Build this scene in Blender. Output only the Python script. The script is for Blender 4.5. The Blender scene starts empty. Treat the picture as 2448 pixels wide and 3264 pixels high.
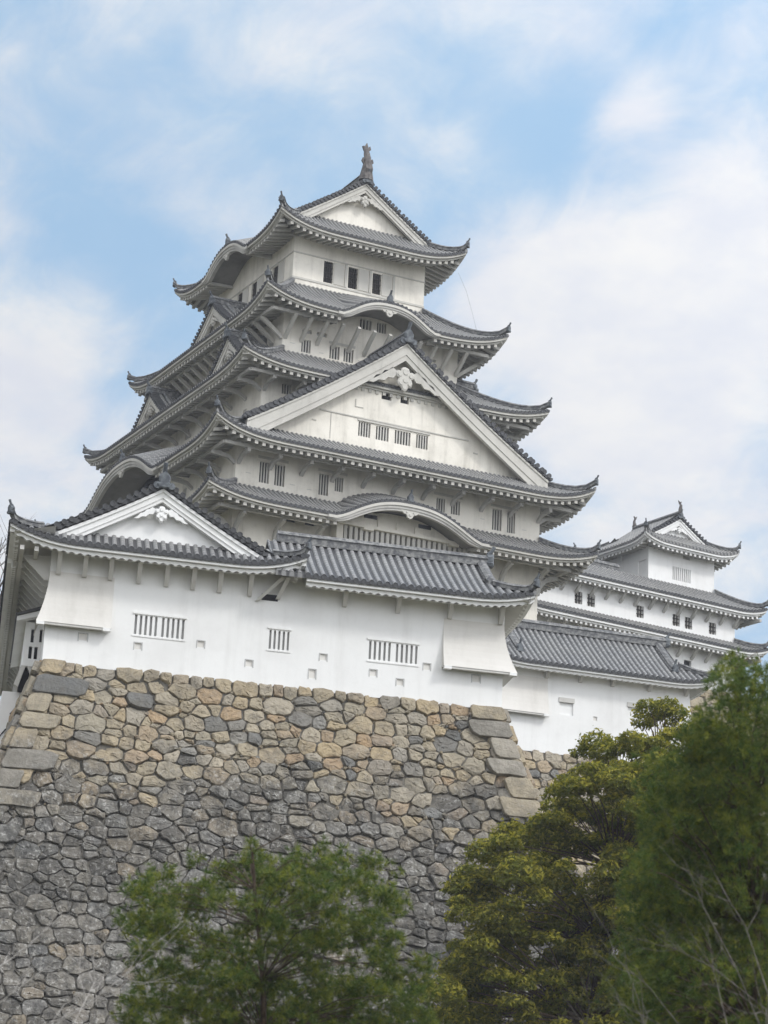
import bpy, math, random
from mathutils import Vector, Matrix
R = math.radians
SC = bpy.context.scene
COL = SC.collection
PI = math.pi

# ------------------------------------------------------------------ camera
FPX = 8000.6
CAM = Vector((-67.7104384, -147.53866948, -38.05140498))
FW = Vector((0.42851655, 0.85628309, 0.28836234))
RT = Vector((0.88685335, -0.45965167, 0.04702631))
UP = Vector((-0.17281407, -0.23558355, 0.95636588))
cd = bpy.data.cameras.new('camera')
cam = bpy.data.objects.new('camera', cd)
COL.objects.link(cam)
M3 = Matrix((RT, UP, -FW)).transposed()
cam.matrix_world = Matrix.Translation(CAM) @ M3.to_4x4()
cd.sensor_fit = 'VERTICAL'
cd.sensor_height = 24.0
cd.lens = FPX * 24.0 / 3264.0
cd.clip_start = 0.5
cd.clip_end = 6000
cd.dof.use_dof = True
cd.dof.focus_distance = 135.0
cd.dof.aperture_fstop = 1.25
SC.camera = cam


def at(x, y, dist):
    """a point seen at (x, y) of the 1659 px wide photo, dist metres ahead"""
    return CAM + dist * (FW + RT * ((x / 0.6777 - 1224) / FPX) - UP * ((y / 0.6777 - 1632) / FPX))


# ------------------------------------------------------------------ light
SUN_EL, SUN_AZ = 42.0, 150.0      # azimuth clockwise from +Y
sd = Vector((math.sin(R(SUN_AZ)) * math.cos(R(SUN_EL)), math.cos(R(SUN_AZ)) * math.cos(R(SUN_EL)), math.sin(R(SUN_EL))))
sl = bpy.data.lights.new('sun', 'SUN')
sl.energy = 1.4
sl.angle = R(10)
sl.color = (1.0, 0.97, 0.93)
so = bpy.data.objects.new('sun', sl)
COL.objects.link(so)
so.rotation_euler = sd.to_track_quat('Z', 'Y').to_euler()
SC.view_settings.view_transform = 'Standard'
SC.view_settings.look = 'None'
SC.view_settings.exposure = 0.0
SC.view_settings.gamma = 1.0
SC.view_settings.use_curve_mapping = False


class NT:
    """tiny helper round a node tree"""
    def __init__(s, nt):
        s.t = nt; s.n = nt.nodes; s.l = nt.links

    def new(s, typ, **k):
        n = s.n.new(typ)
        for a, v in k.items():
            if a.startswith('i_'):
                n.inputs[a[2:].replace('_', ' ')].default_value = v
            else:
                setattr(n, a, v)
        return n

    def link(s, a, b): s.l.new(a, b)

    def val(s, x, sock):
        if hasattr(x, 'is_linked') or isinstance(x, bpy.types.NodeSocket): s.l.new(x, sock)
        else: sock.default_value = x

    def math(s, op, a, b=0.0, c=0.0, clamp=False):
        n = s.n.new('ShaderNodeMath'); n.operation = op; n.use_clamp = clamp
        s.val(a, n.inputs[0]); s.val(b, n.inputs[1])
        if len(n.inputs) > 2: s.val(c, n.inputs[2])
        return n.outputs[0]

    def mix(s, f, a, b, mode='MIX'):
        n = s.n.new('ShaderNodeMix'); n.data_type = 'RGBA'; n.blend_type = mode
        s.val(f, n.inputs[0])
        for x, i in ((a, 6), (b, 7)):
            if isinstance(x, tuple): n.inputs[i].default_value = (x[0], x[1], x[2], 1)
            else: s.l.new(x, n.inputs[i])
        return n.outputs[2]

    def noise(s, vec, scale, detail=4, rough=0.55, dist=0.0):
        n = s.n.new('ShaderNodeTexNoise')
        if vec is not None: s.l.new(vec, n.inputs['Vector'])
        n.inputs['Scale'].default_value = scale; n.inputs['Detail'].default_value = detail
        n.inputs['Roughness'].default_value = rough; n.inputs['Distortion'].default_value = dist
        return n.outputs[0]

    def ramp(s, f, lo, hi):
        n = s.n.new('ShaderNodeMapRange'); n.interpolation_type = 'SMOOTHSTEP'
        s.l.new(f, n.inputs[0]); n.inputs[1].default_value = lo; n.inputs[2].default_value = hi
        return n.outputs[0]

    def scale(s, vec, v):
        n = s.n.new('ShaderNodeVectorMath'); n.operation = 'MULTIPLY'
        s.l.new(vec, n.inputs[0]); n.inputs[1].default_value = v
        return n.outputs[0]


# sky: Nishita air with a broken cloud deck in it
W = bpy.data.worlds.new('World')
SC.world = W
W.use_nodes = True
w = NT(W.node_tree)
bg = W.node_tree.nodes['Background']
sky = w.new('ShaderNodeTexSky', sky_type='NISHITA', sun_disc=False, sun_elevation=R(SUN_EL), sun_rotation=R(SUN_AZ), air_density=1.0, dust_density=0.6, ozone_density=1.0)
tc = w.new('ShaderNodeTexCoord')
gen = tc.outputs['Generated']
# project the view direction on a cloud ceiling so that clouds flatten towards the horizon
sep = w.new('ShaderNodeSeparateXYZ'); w.link(gen, sep.inputs[0])
zz = w.math('ADD', w.math('MAXIMUM', sep.outputs[2], 0.0), 0.32)
cx = w.math('DIVIDE', sep.outputs[0], zz); cy = w.math('DIVIDE', sep.outputs[1], zz)
cmb = w.new('ShaderNodeCombineXYZ'); w.link(cx, cmb.inputs[0]); w.link(cy, cmb.inputs[1])
cv = cmb.outputs[0]


def blob(x, y, rad, amp):
    d = (at(x, y, 1.0) - CAM).normalized()
    n = w.new('ShaderNodeVectorMath', operation='DISTANCE'); w.link(gen, n.inputs[0]); n.inputs[1].default_value = d
    m = w.new('ShaderNodeMapRange', interpolation_type='SMOOTHSTEP'); w.link(n.outputs['Value'], m.inputs[0])
    m.inputs[1].default_value = rad; m.inputs[2].default_value = 0.0; m.inputs[3].default_value = 0.0; m.inputs[4].default_value = amp
    return m.outputs[0]


big = w.noise(cv, 9.0, 7, 0.55, 0.25)
fine = w.noise(w.scale(cv, (1.0, 0.7, 1.0)), 17.0, 8, 0.62, 0.5)
dens = w.math('ADD', w.math('MULTIPLY', w.math('SUBTRACT', big, 0.5), 0.62), w.math('MULTIPLY', w.math('SUBTRACT', fine, 0.5), 0.75))
for b in ((1330, 700, 0.085, 0.50), (1150, 600, 0.05, 0.36), (1600, 560, 0.055, 0.36), (1500, 950, 0.10, 0.45), (1660, 1000, 0.05, -0.15),
          (120, 720, 0.07, 0.20), (40, 1020, 0.09, 0.30), (480, 470, 0.035, 0.20), (1390, 245, 0.022, 0.30), (1310, 290, 0.018, 0.22), (1570, 360, 0.035, 0.30),
          (850, 100, 0.10, 0.10), (330, 250, 0.08, -0.06), (1250, 120, 0.05, 0.10), (200, 40, 0.06, 0.06), (180, 470, 0.04, -0.26), (1150, 310, 0.055, -0.30), (640, 330, 0.05, -0.14), (350, 560, 0.04, -0.2), (760, 480, 0.05, -0.16), (300, 800, 0.04, -0.12)):
    dens = w.math('ADD', dens, blob(*b))
vdn = w.new('ShaderNodeVectorMath', operation='DOT_PRODUCT'); w.link(gen, vdn.inputs[0]); vdn.inputs[1].default_value = FW
dens = w.math('ADD', dens, w.math('MULTIPLY', w.ramp(vdn.outputs['Value'], 0.93, 0.55), 0.38))   # unseen overcast added outside the frame, for neutral ambient light
cov = w.ramp(dens, -0.22, 0.42)
shade = w.noise(cv, 7.0, 7, 0.6)
ccol = w.mix(w.ramp(shade, 0.35, 0.68), (8.2, 8.5, 9.3), (9.8, 9.75, 9.7))
skyc = w.mix(0.72, sky.outputs[0], (3.75, 6.95, 10.4))
final = w.mix(w.math('MULTIPLY', w.math('ADD', w.math('MULTIPLY', cov, 0.80), 0.18), 1.0), skyc, ccol)
# unseen sky round the sun brightened behind the camera, added to lift the light
sdn = w.new('ShaderNodeVectorMath', operation='DOT_PRODUCT'); w.link(gen, sdn.inputs[0]); sdn.inputs[1].default_value = sd
glow = w.math('ADD', 1.0, w.math('MULTIPLY', w.ramp(sdn.outputs['Value'], -0.25, 1.0), 1.5))
gm = w.new('ShaderNodeVectorMath', operation='SCALE'); w.link(final, gm.inputs[0]); w.link(glow, gm.inputs['Scale'])
w.link(gm.outputs[0], bg.inputs[0])
bg.inputs[1].default_value = 0.09


# ------------------------------------------------------------------ materials
def mat(name):
    m = bpy.data.materials.new(name); m.use_nodes = True
    t = NT(m.node_tree)
    b = t.n['Principled BSDF']
    b.inputs['Roughness'].default_value = 0.85
    b.inputs['Specular IOR Level'].default_value = 0.25
    return m, t, b


def bump(t, b, h, strength, dist):
    n = t.new('ShaderNodeBump'); n.inputs['Strength'].default_value = strength; n.inputs['Distance'].default_value = dist
    t.link(h, n.inputs['Height']); t.link(n.outputs[0], b.inputs['Normal'])


def plaster(name, col, dirt, amt, streak=1.0):
    m, t, b = mat(name)
    co = t.new('ShaderNodeTexCoord').outputs['Object']
    st = t.noise(t.scale(co, (1.6, 1.6, 0.16)), 1.0, 6, 0.65)
    bl = t.noise(co, 0.35, 5, 0.6)
    fn = t.noise(co, 3.5, 5, 0.65)
    d = t.math('ADD', t.math('MULTIPLY', t.ramp(st, 0.45, 0.78), 0.6 * streak), t.math('MULTIPLY', t.ramp(bl, 0.42, 0.75), 0.6))
    d = t.math('MULTIPLY', t.math('ADD', d, t.math('MULTIPLY', t.ramp(fn, 0.5, 0.8), 0.3)), amt, clamp=True)
    t.link(t.mix(d, col, dirt), b.inputs['Base Color'])
    bump(t, b, fn, 0.25, 0.02)
    return m


M = {}
M['old'] = plaster('weathered plaster', (0.79, 0.755, 0.675), (0.40, 0.375, 0.32), 0.75)
M['soot_shade'] = plaster('sooty plaster with eave shade', (0.22, 0.215, 0.20), (0.11, 0.105, 0.10), 0.8)  # soot on the soffit, darkened further to paint in the eave shade
M['new'] = plaster('bright plaster', (0.80, 0.80, 0.785), (0.56, 0.55, 0.53), 0.5)
M['beige'] = plaster('weather beaten plaster', (0.68, 0.66, 0.62), (0.46, 0.44, 0.40), 0.5)
M['trim'] = plaster('plaster trim', (0.535, 0.52, 0.475), (0.32, 0.31, 0.28), 0.6)
M['rafter_shade'] = plaster('limed rafters with painted shade', (0.46, 0.45, 0.42), (0.24, 0.235, 0.215), 0.7)  # darker than the trim: shade on the undersides is put into the colour
M['wood'] = plaster('plastered timber', (0.55, 0.54, 0.51), (0.34, 0.33, 0.30), 0.5)


def tile_mat(name, base, hi, lime, pitch, lf):
    m, t, b = mat(name)
    tcn = t.new('ShaderNodeTexCoord'); co = tcn.outputs['Object']; uv = tcn.outputs['UV']
    isl = t.noise(uv, 3.3, 3, 0.7)
    n2 = t.noise(co, 0.5, 5, 0.6)
    n3 = t.noise(co, 7.0, 3, 0.6)
    c = t.mix(t.ramp(isl, 0.3, 0.72), base, hi)
    c = t.mix(t.math('MULTIPLY', t.ramp(n2, 0.4, 0.75), 0.45), c, (hi[0] * 1.35, hi[1] * 1.3, hi[2] * 1.15))
    s = t.new('ShaderNodeSeparateXYZ'); t.link(uv, s.inputs[0])
    # lime joints: round tiles (ridge of each column) carry a band at every tile end
    fr = t.math('FRACT', t.math('DIVIDE', s.outputs[1], 0.30))
    band = t.math('LESS_THAN', fr, 0.24)
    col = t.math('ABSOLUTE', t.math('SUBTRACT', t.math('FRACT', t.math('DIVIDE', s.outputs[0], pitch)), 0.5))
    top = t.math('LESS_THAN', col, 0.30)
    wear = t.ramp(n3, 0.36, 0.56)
    c = t.mix(t.math('MULTIPLY', t.math('SUBTRACT', 1.0, top), 0.75), c, (base[0] * .5, base[1] * .5, base[2] * .5))  # painted shade: troughs darkened between the round columns
    c = t.mix(t.math('MULTIPLY', top, 0.22), c, lime)  # painted light: column crowns lightened with the lime colour to bring out relief
    f = t.math('MULTIPLY', t.math('MULTIPLY', band, top), t.math('MULTIPLY', wear, lf))
    gap = t.math('GREATER_THAN', fr, 0.93)
    c = t.mix(f, c, lime)
    c = t.mix(t.math('MULTIPLY', gap, 0.4), c, (0.03, 0.03, 0.033))
    t.link(c, b.inputs['Base Color'])
    b.inputs['Roughness'].default_value = 0.55
    bump(t, b, n3, 0.3, 0.03)
    return m


M['tile'] = tile_mat('keep roof tile', (0.085, 0.088, 0.097), (0.185, 0.187, 0.192), (0.46, 0.45, 0.42), 0.32, 0.75)
M['tile2'] = tile_mat('turret roof tile', (0.075, 0.077, 0.083), (0.165, 0.167, 0.172), (0.44, 0.44, 0.43), 0.32, 0.6)


def plain(name, a, bcol, sc=2.0, rough=0.8, bmp=0.3, lo=0.35, hi=0.7):
    m, t, b = mat(name)
    co = t.new('ShaderNodeTexCoord').outputs['Object']
    n = t.noise(co, sc, 6, 0.65)
    t.link(t.mix(t.ramp(n, lo, hi), a, bcol), b.inputs['Base Color'])
    b.inputs['Roughness'].default_value = rough
    bump(t, b, n, bmp, 0.05)
    return m


M['ridge'] = plain('ridge tile', (0.085, 0.088, 0.095), (0.26, 0.26, 0.25), 5.0)
M['orn'] = plain('demon tile', (0.06, 0.068, 0.078), (0.16, 0.175, 0.185), 4.0, 0.6)
M['fish'] = plain('roof fish tile', (0.075, 0.07, 0.07), (0.17, 0.155, 0.145), 5.0, 0.7)
M['dark'] = plain('dark interior', (0.018, 0.018, 0.022), (0.04, 0.04, 0.045), 1.0, 0.9)
M['shut'] = plain('grey shutter', (0.42, 0.42, 0.415), (0.5, 0.5, 0.49), 2.0, 0.9)
M['iron'] = plain('dark window lattice', (0.03, 0.027, 0.026), (0.06, 0.055, 0.05), 2.0)
M['gap'] = plain('earth between stones', (0.08, 0.075, 0.065), (0.20, 0.185, 0.155), 3.0)
M['bark'] = plain('pine bark', (0.05, 0.036, 0.026), (0.12, 0.085, 0.06), 9.0)
M['twig'] = plain('bare grey bark', (0.085, 0.075, 0.066), (0.19, 0.172, 0.155), 6.0)
M['pale twig'] = plain('pale bare bark', (0.30, 0.28, 0.26), (0.46, 0.44, 0.41), 6.0)
M['ground'] = plain('grassy ground', (0.05, 0.055, 0.025), (0.13, 0.11, 0.065), 0.6)


def stone_mat(name, lichen_z):
    m, t, b = mat(name)
    g = t.new('ShaderNodeNewGeometry'); rnd = g.outputs['Random Per Island']
    co = t.new('ShaderNodeTexCoord').outputs['Object']
    cr = t.new('ShaderNodeValToRGB'); t.link(rnd, cr.inputs[0])
    e = cr.color_ramp; e.interpolation = 'LINEAR'
    cols = [(0.0, (0.14, 0.143, 0.14)), (0.10, (0.25, 0.235, 0.205)), (0.22, (0.40, 0.335, 0.23)), (0.36, (0.34, 0.305, 0.235)), (0.5, (0.44, 0.35, 0.22)),
            (0.62, (0.35, 0.315, 0.245)), (0.72, (0.41, 0.295, 0.18)), (0.82, (0.32, 0.295, 0.25)), (0.9, (0.45, 0.39, 0.29)), (1.0, (0.23, 0.23, 0.22))]
    while len(e.elements) < len(cols): e.elements.new(0.5)
    for el, (p, c) in zip(e.elements, cols): el.position = p; el.color = (c[0], c[1], c[2], 1)
    # the older, lower courses: grey, lichen-spotted stone with only now and then a tan block
    cg = t.new('ShaderNodeValToRGB'); t.link(rnd, cg.inputs[0])
    e = cg.color_ramp
    cols = [(0.0, (0.075, 0.072, 0.068)), (0.2, (0.15, 0.14, 0.122)), (0.4, (0.205, 0.19, 0.162)), (0.6, (0.165, 0.155, 0.138)), (0.66, (0.25, 0.205, 0.145)), (0.72, (0.155, 0.15, 0.142)),
            (0.86, (0.22, 0.212, 0.19)), (1.0, (0.11, 0.11, 0.106))]
    while len(e.elements) < len(cols): e.elements.new(0.5)
    for el, (p, c) in zip(e.elements, cols): el.position = p; el.color = (c[0], c[1], c[2], 1)
    s = t.new('ShaderNodeSeparateXYZ'); t.link(co, s.inputs[0])
    zn = t.math('ADD', s.outputs[2], t.math('MULTIPLY', t.math('SUBTRACT', t.noise(co, 0.28, 4, 0.55), 0.5), 8.5))
    zn = t.math('ADD', zn, t.math('MULTIPLY', t.math('SUBTRACT', t.math('FRACT', t.math('MULTIPLY', rnd, 17.0)), 0.5), 2.6))
    low = t.ramp(zn, lichen_z + 1.3, lichen_z - 1.6)
    c = t.mix(low, cr.outputs[0], cg.outputs[0])
    n1 = t.noise(co, 1.7, 7, 0.68)
    n2 = t.noise(co, 6.5, 6, 0.7)
    n4 = t.noise(t.scale(co, (1.0, 1.0, 0.35)), 2.6, 6, 0.7)
    c = t.mix(t.math('MULTIPLY', t.ramp(n1, 0.4, 0.68), 0.55), c, (0.14, 0.128, 0.105))
    c = t.mix(t.math('MULTIPLY', t.ramp(n2, 0.50, 0.66), t.math('ADD', t.math('MULTIPLY', low, 0.55), 0.14)), c, (0.47, 0.46, 0.43))
    c = t.mix(t.math('MULTIPLY', t.ramp(n4, 0.46, 0.62), t.math('ADD', t.math('MULTIPLY', low, 0.62), 0.1)), c, (0.055, 0.053, 0.05))
    n5 = t.noise(t.scale(co, (1.0, 1.0, 0.5)), 0.33, 5, 0.6)
    c = t.mix(t.math('MULTIPLY', t.ramp(n5, 0.46, 0.68), t.math('ADD', t.math('MULTIPLY', low, 0.5), 0.08)), c, (0.06, 0.058, 0.052))
    t.link(c, b.inputs['Base Color'])
    b.inputs['Roughness'].default_value = 0.92
    h = t.math('ADD', n1, t.math('MULTIPLY', n2, 0.5))
    bump(t, b, h, 0.9, 0.14)
    return m


M['stone'] = stone_mat('rampart stone', -4.6)
M['stone_r'] = stone_mat('side rampart stone', -9.0)


def leaf_mat(name, c0, c1, c2, young):
    m, t, b = mat(name)
    g = t.new('ShaderNodeNewGeometry'); rnd = g.outputs['Random Per Island']
    co = t.new('ShaderNodeTexCoord').outputs['Object']
    n = t.noise(co, 0.9, 4, 0.6)
    a = t.new('ShaderNodeAttribute', attribute_name='young')
    c = t.mix(rnd, c0, c1)
    c = t.mix(t.math('MULTIPLY', t.ramp(n, 0.4, 0.7), 0.5), c, c2)
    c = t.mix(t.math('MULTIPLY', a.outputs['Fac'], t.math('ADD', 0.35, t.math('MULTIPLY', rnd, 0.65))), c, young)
    t.link(c, b.inputs['Base Color'])
    b.inputs['Roughness'].default_value = 0.6
    tr = t.new('ShaderNodeBsdfTranslucent'); t.link(c, tr.inputs[0])
    mx = t.new('ShaderNodeMixShader'); mx.inputs[0].default_value = 0.48
    t.link(b.outputs[0], mx.inputs[1]); t.link(tr.outputs[0], mx.inputs[2])
    t.link(mx.outputs[0], t.n['Material Output'].inputs[0])
    return m


M['leaf'] = leaf_mat('evergreen leaf', (0.085, 0.11, 0.02), (0.19, 0.205, 0.03), (0.15, 0.15, 0.026), (0.43, 0.385, 0.045))
M['needle'] = leaf_mat('pine needle', (0.045, 0.10, 0.026), (0.11, 0.165, 0.034), (0.11, 0.14, 0.035), (0.27, 0.285, 0.038))


# ------------------------------------------------------------------ mesh building
class MB:
    def __init__(s, xf=None):
        s.v = []; s.f = []; s.uv = []; s.a = []; s.xf = xf; s.m2 = set()

    def add(s, p, uv=(0.0, 0.0), a=0.0):
        if s.xf: p = s.xf(p)
        s.v.append((p[0], p[1], p[2])); s.uv.append(uv); s.a.append(a)
        return len(s.v) - 1

    def poly(s, pts):
        s.f.append(tuple(s.add(p) for p in pts))

    def hexa(s, b, t):
        """box from 4 bottom and 4 top points"""
        i = [s.add(p) for p in b] + [s.add(p) for p in t]
        s.f += [(i[3], i[2], i[1], i[0]), (i[4], i[5], i[6], i[7])]
        for k in range(4):
            j = (k + 1) % 4
            s.f.append((i[k], i[j], i[4 + j], i[4 + k]))

    def box(s, T, s0, s1, d0, d1, z0, z1):
        s.hexa([T(s0, d0, z0), T(s1, d0, z0), T(s1, d1, z0), T(s0, d1, z0)], [T(s0, d0, z1), T(s1, d0, z1), T(s1, d1, z1), T(s0, d1, z1)])

    def rings(s, rings, cap=True):
        idx = [[s.add(p) for p in r] for r in rings]
        n = len(idx[0])
        for a, b in zip(idx, idx[1:]):
            for k in range(n):
                j = (k + 1) % n
                s.f.append((a[k], a[j], b[j], b[k]))
        if cap:
            s.f.append(tuple(reversed(idx[0]))); s.f.append(tuple(idx[-1]))

    def strip(s, rows):
        """grid of rows of points"""
        idx = [[s.add(p) for p in r] for r in rows]
        for a, b in zip(idx, idx[1:]):
            for k in range(len(a) - 1):
                s.f.append((a[k], a[k + 1], b[k + 1], b[k]))

    def tube(s, pts, rad, n=6):
        rs = []
        for i, p in enumerate(pts):
            a = pts[max(0, i - 1)]; b = pts[min(len(pts) - 1, i + 1)]
            d = (Vector(b) - Vector(a)).normalized()
            u = d.cross(Vector((0.13, 0.31, 0.94)))
            if u.length < 0.05: u = d.cross(Vector((1, 0, 0)))
            u.normalize(); v = d.cross(u)
            r = rad[i] if isinstance(rad, (list, tuple)) else rad
            rs.append([Vector(p) + u * r * math.cos(2 * PI * k / n) + v * r * math.sin(2 * PI * k / n) for k in range(n)])
        s.rings(rs)

    def ridge(s, pts, wd, ht):
        """rectangular bar with rounded top along pts (bottom centre line)"""
        rs = []
        for i, p in enumerate(pts):
            a = Vector(pts[max(0, i - 1)]); b = Vector(pts[min(len(pts) - 1, i + 1)])
            d = b - a; d.z = 0
            u = Vector((-d.y, d.x, 0)).normalized(); p = Vector(p); z = Vector((0, 0, 1))
            rs.append([p + u * wd * .5, p + u * wd * .5 + z * ht * .62, p + u * wd * .68 + z * ht * .64, p + u * wd * .5 + z * ht * .78, p + u * wd * .22 + z * ht,
                       p - u * wd * .22 + z * ht, p - u * wd * .5 + z * ht * .78, p - u * wd * .68 + z * ht * .64, p - u * wd * .5 + z * ht * .62, p - u * wd * .5])
        s.rings(rs)

    def build(s, name, m, parent=None, young=False, smooth=False, m2=None):
        me = bpy.data.meshes.new(name)
        me.from_pydata(s.v, [], s.f)
        ul = me.uv_layers.new(name='UVMap')
        buf = []
        for f in s.f:
            for i in f: buf += s.uv[i]
        ul.data.foreach_set('uv', buf)
        if young:
            at_ = me.attributes.new('young', 'FLOAT', 'POINT'); at_.data.foreach_set('value', s.a)
        me.materials.append(m)
        if m2:
            me.materials.append(m2)
            for i in s.m2: me.polygons[i].material_index = 1
        if smooth: me.polygons.foreach_set('use_smooth', [True] * len(me.polygons))
        me.update()
        o = bpy.data.objects.new(name, me); COL.objects.link(o)
        if parent: o.parent = parent
        return o


def thing(name, label, cat, loc=(0, 0, 0), rot=0.0, group=None):
    o = bpy.data.objects.new(name, None); COL.objects.link(o)
    o.location = loc; o.rotation_euler = (0, 0, rot)
    o.empty_display_size = 0.5
    o['label'] = label; o['category'] = cat
    if group: o['group'] = group
    return o


def side(cx, cy, which):
    if which == 'front': return lambda s, d, z: (cx + s, cy - d, z)
    if which == 'right': return lambda s, d, z: (cx + d, cy + s, z)
    if which == 'back': return lambda s, d, z: (cx - s, cy + d, z)
    return lambda s, d, z: (cx - d, cy - s, z)


def shift(T, ds=0.0, dd=0.0, dz=0.0):
    return lambda s, d, z: T(s + ds, d + dd, z + dz)


# ---- roofs
def kara_h(x): return (1 - x ** 2.5) ** 1.45 if x < 1 else 0.0


def mk_zf(ze, de, dt, zt, k, Le, tip, lup=5.5, pw=3.0, kara=None):
    def zf(s, d):
        v = max(0.0, (de - d) / (de - dt))
        b = ze + (zt - ze) * ((1 - k) * v + k * v * v)
        t = 1 - (Le - abs(s)) / lup
        if t > 0: b += tip * min(t, 1.0) ** pw * max(0.0, 1 - v * (de - dt) / 3.4) ** 1.2
        if kara:
            x = abs(s - kara[0]) / kara[1]
            if x < 1:
                zk = ze + kara[2] * kara_h(x) + .40 * max(0.0, de - d) * min(1.0, kara_h(x) * 2.0)
                dd = b - zk
                b = max(b, zk) + 0.05 * math.exp(-abs(dd) * 6)
        return b
    return zf


def roof_side(m, T, s0, s1, de, dtop, zf, pitch=0.32, r=0.085, nv=8, drop=0.14):
    cols = [(s0, 0.0)]
    k0 = int(math.floor(s0 / pitch)) - 1
    k = k0
    while (k + .5) * pitch < s1 + pitch:
        c = (k + .5) * pitch
        for o, h in ((-1.0, 0.0), (-0.85, .55), (-0.4, .92), (0.4, .92), (0.85, .55), (1.0, 0.0)):
            s = c + o * r
            if s0 < s < s1: cols.append((s, h * r))
        k += 1
    cols.append((s1, 0.0))
    prev = None
    for s, h in cols:
        dt = min(de - 1e-3, dtop(s))
        ids = [m.add(T(s, de, zf(s, de) - drop), (s, -0.1))]
        for j in range(nv + 1):
            d = de + (dt - de) * j / nv
            ids.append(m.add(T(s, d, zf(s, d) + h), (s, (de - d) * 1.12)))
        if prev:
            for j in range(nv + 1): m.f.append((prev[j], ids[j], ids[j + 1], prev[j + 1]))
        prev = ids


def discs(m, T, s0, s1, de, zf, pitch, r, n=12):
    k = int(math.floor(s0 / pitch))
    while (k + .5) * pitch < s1:
        c = (k + .5) * pitch; k += 1
        if c < s0: continue
        z = zf(c, de) - 0.01
        rr = [[T(c + q * r * math.cos(2 * PI * i / n), d, z + q * r * math.sin(2 * PI * i / n)) for i in range(n)] for d, q in ((de - .2, 1), (de + .04, 1), (de + .04, .78), (de + .025, .74))]
        m.rings(rr)
        # drooping pan tile end between two round ends
        c2 = c + pitch * .5
        z2 = zf(c2, de) - 0.02
        pts = [(-.105, .01), (.105, .01), (.085, -.09), (0, -.13), (-.085, -.09)]
        m.rings([[T(c2 + a, d, z2 + b) for a, b in pts] for d in (de - .02, de + .015)])


def eave(root, roof, T, s0, s1, de, dw, zf, Le, step=0.5, kara=None, wave=0.0, rw=0.2, rh=0.2, slope=0.24, mt='trim', soff='soot_shade', rafters=True, hb=0.15):
    """white fascia boards, rafters and soffit under one eave"""
    n = max(2, int((s1 - s0) / (0.30 if not wave else 0.0725)))
    m = MB(root.get('_xf') and XF[root.name])
    zl = lambda s: zf(s, de) - 0.13
    for (da, db, za, zb, wv) in ((.05, .26, 0.0, -hb, 0.0), (.22, .40, -hb - 0.015, -hb - .12 - wave, wave)):
        rows = [[], [], [], [], []]
        for i in range(n + 1):
            s = s0 + (s1 - s0) * i / n
            q = abs(math.sin(s * PI / 0.32)) ** 1.5 * wv
            e = [max(0.02, de - d_) for d_ in (da, db)]
            pts = [T(s, e[0], zl(s) + za), T(s, e[0], zl(s) + zb + q), T(s, e[1], zl(s) + zb + q), T(s, e[1], zl(s) + za)]
            for r_, p in zip(rows, pts + pts[:1]): r_.append(p)
        m.strip(rows)
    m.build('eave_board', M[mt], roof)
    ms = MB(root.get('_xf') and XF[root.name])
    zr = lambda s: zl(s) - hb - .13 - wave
    sl = lambda s: slope if not (kara and abs(s - kara[0]) < kara[1]) else slope * 0.2
    if rafters:
        for (sa, sb) in (((s0, s1),) if not kara else ((s0, kara[0] - kara[1] * .93), (kara[0] + kara[1] * .93, s1))):
            mr = MB(root.get('_xf') and XF[root.name])
            k = math.ceil(sa / step)
            while k * step <= sb:
                s = k * step; k += 1
                di = max(dw, de - (Le - abs(s)) + .1)
                do = de - .30
                if do - di < .15: continue
                za, zb = zr(s), zr(s) + sl(s) * (do - di)
                h = rw / 2
                mr.hexa([T(s - h, do, za - rh), T(s + h, do, za - rh), T(s + h, di, zb - rh), T(s - h, di, zb - rh)], [T(s - h, do, za), T(s + h, do, za), T(s + h, di, zb), T(s - h, di, zb)])
                nf = len(mr.f); mr.box(T, s - h - .01, s + h + .01, do + .002, do + .03, za - rh - .01, za + .0); mr.m2.update(range(nf, len(mr.f)))
            if mr.v:
                mr.build('rafters', M['rafter_shade'], roof, m2=M[mt])
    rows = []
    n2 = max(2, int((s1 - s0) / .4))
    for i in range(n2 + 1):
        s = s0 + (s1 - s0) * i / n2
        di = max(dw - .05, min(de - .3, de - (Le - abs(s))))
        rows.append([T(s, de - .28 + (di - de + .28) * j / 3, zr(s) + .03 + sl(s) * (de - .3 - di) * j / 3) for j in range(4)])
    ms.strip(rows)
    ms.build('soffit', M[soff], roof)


def bracket(root, T, s, dw, zl, style='arm', sc=1.0, mt='rafter_shade'):
    m = MB(root.get('_xf') and XF[root.name])
    h = 0.11 * sc
    if style == 'arm':
        path = [(0.0, -1.75, .17), (.10, -1.35, .17), (.34, -.95, .16), (.75, -.62, .15), (1.5, -.40, .14)]
    elif style == 'block':
        path = [(0.0, -.95, .10), (.45, -.62, .11), (1.0, -.52, .13), (1.6, -.50, .13)]
    elif style == 'strut':
        path = [(0.0, -1.55, .12), (.7, -1.0, .12), (1.55, -.38, .12)]
    else:
        path = [(0.0, -1.02, .10), (.25, -.85, .1), (.6, -.42, .1), (1.0, -.28, .1)]
    rs = []
    for i, (a, b, q) in enumerate(path):
        a0 = path[max(0, i - 1)]; a1 = path[min(len(path) - 1, i + 1)]
        dx, dz = a1[0] - a0[0], a1[1] - a0[1]; L = math.hypot(dx, dz); nx, nz = -dz / L, dx / L
        a *= sc; b *= sc; q *= sc
        rs.append([T(s - h, dw + a + nx * q, zl + b + nz * q), T(s + h, dw + a + nx * q, zl + b + nz * q), T(s + h, dw + a - nx * q, zl + b - nz * q), T(s - h, dw + a - nx * q, zl + b - nz * q)])
    m.rings(rs)
    return m.build('bracket', M[mt], root)


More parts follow.
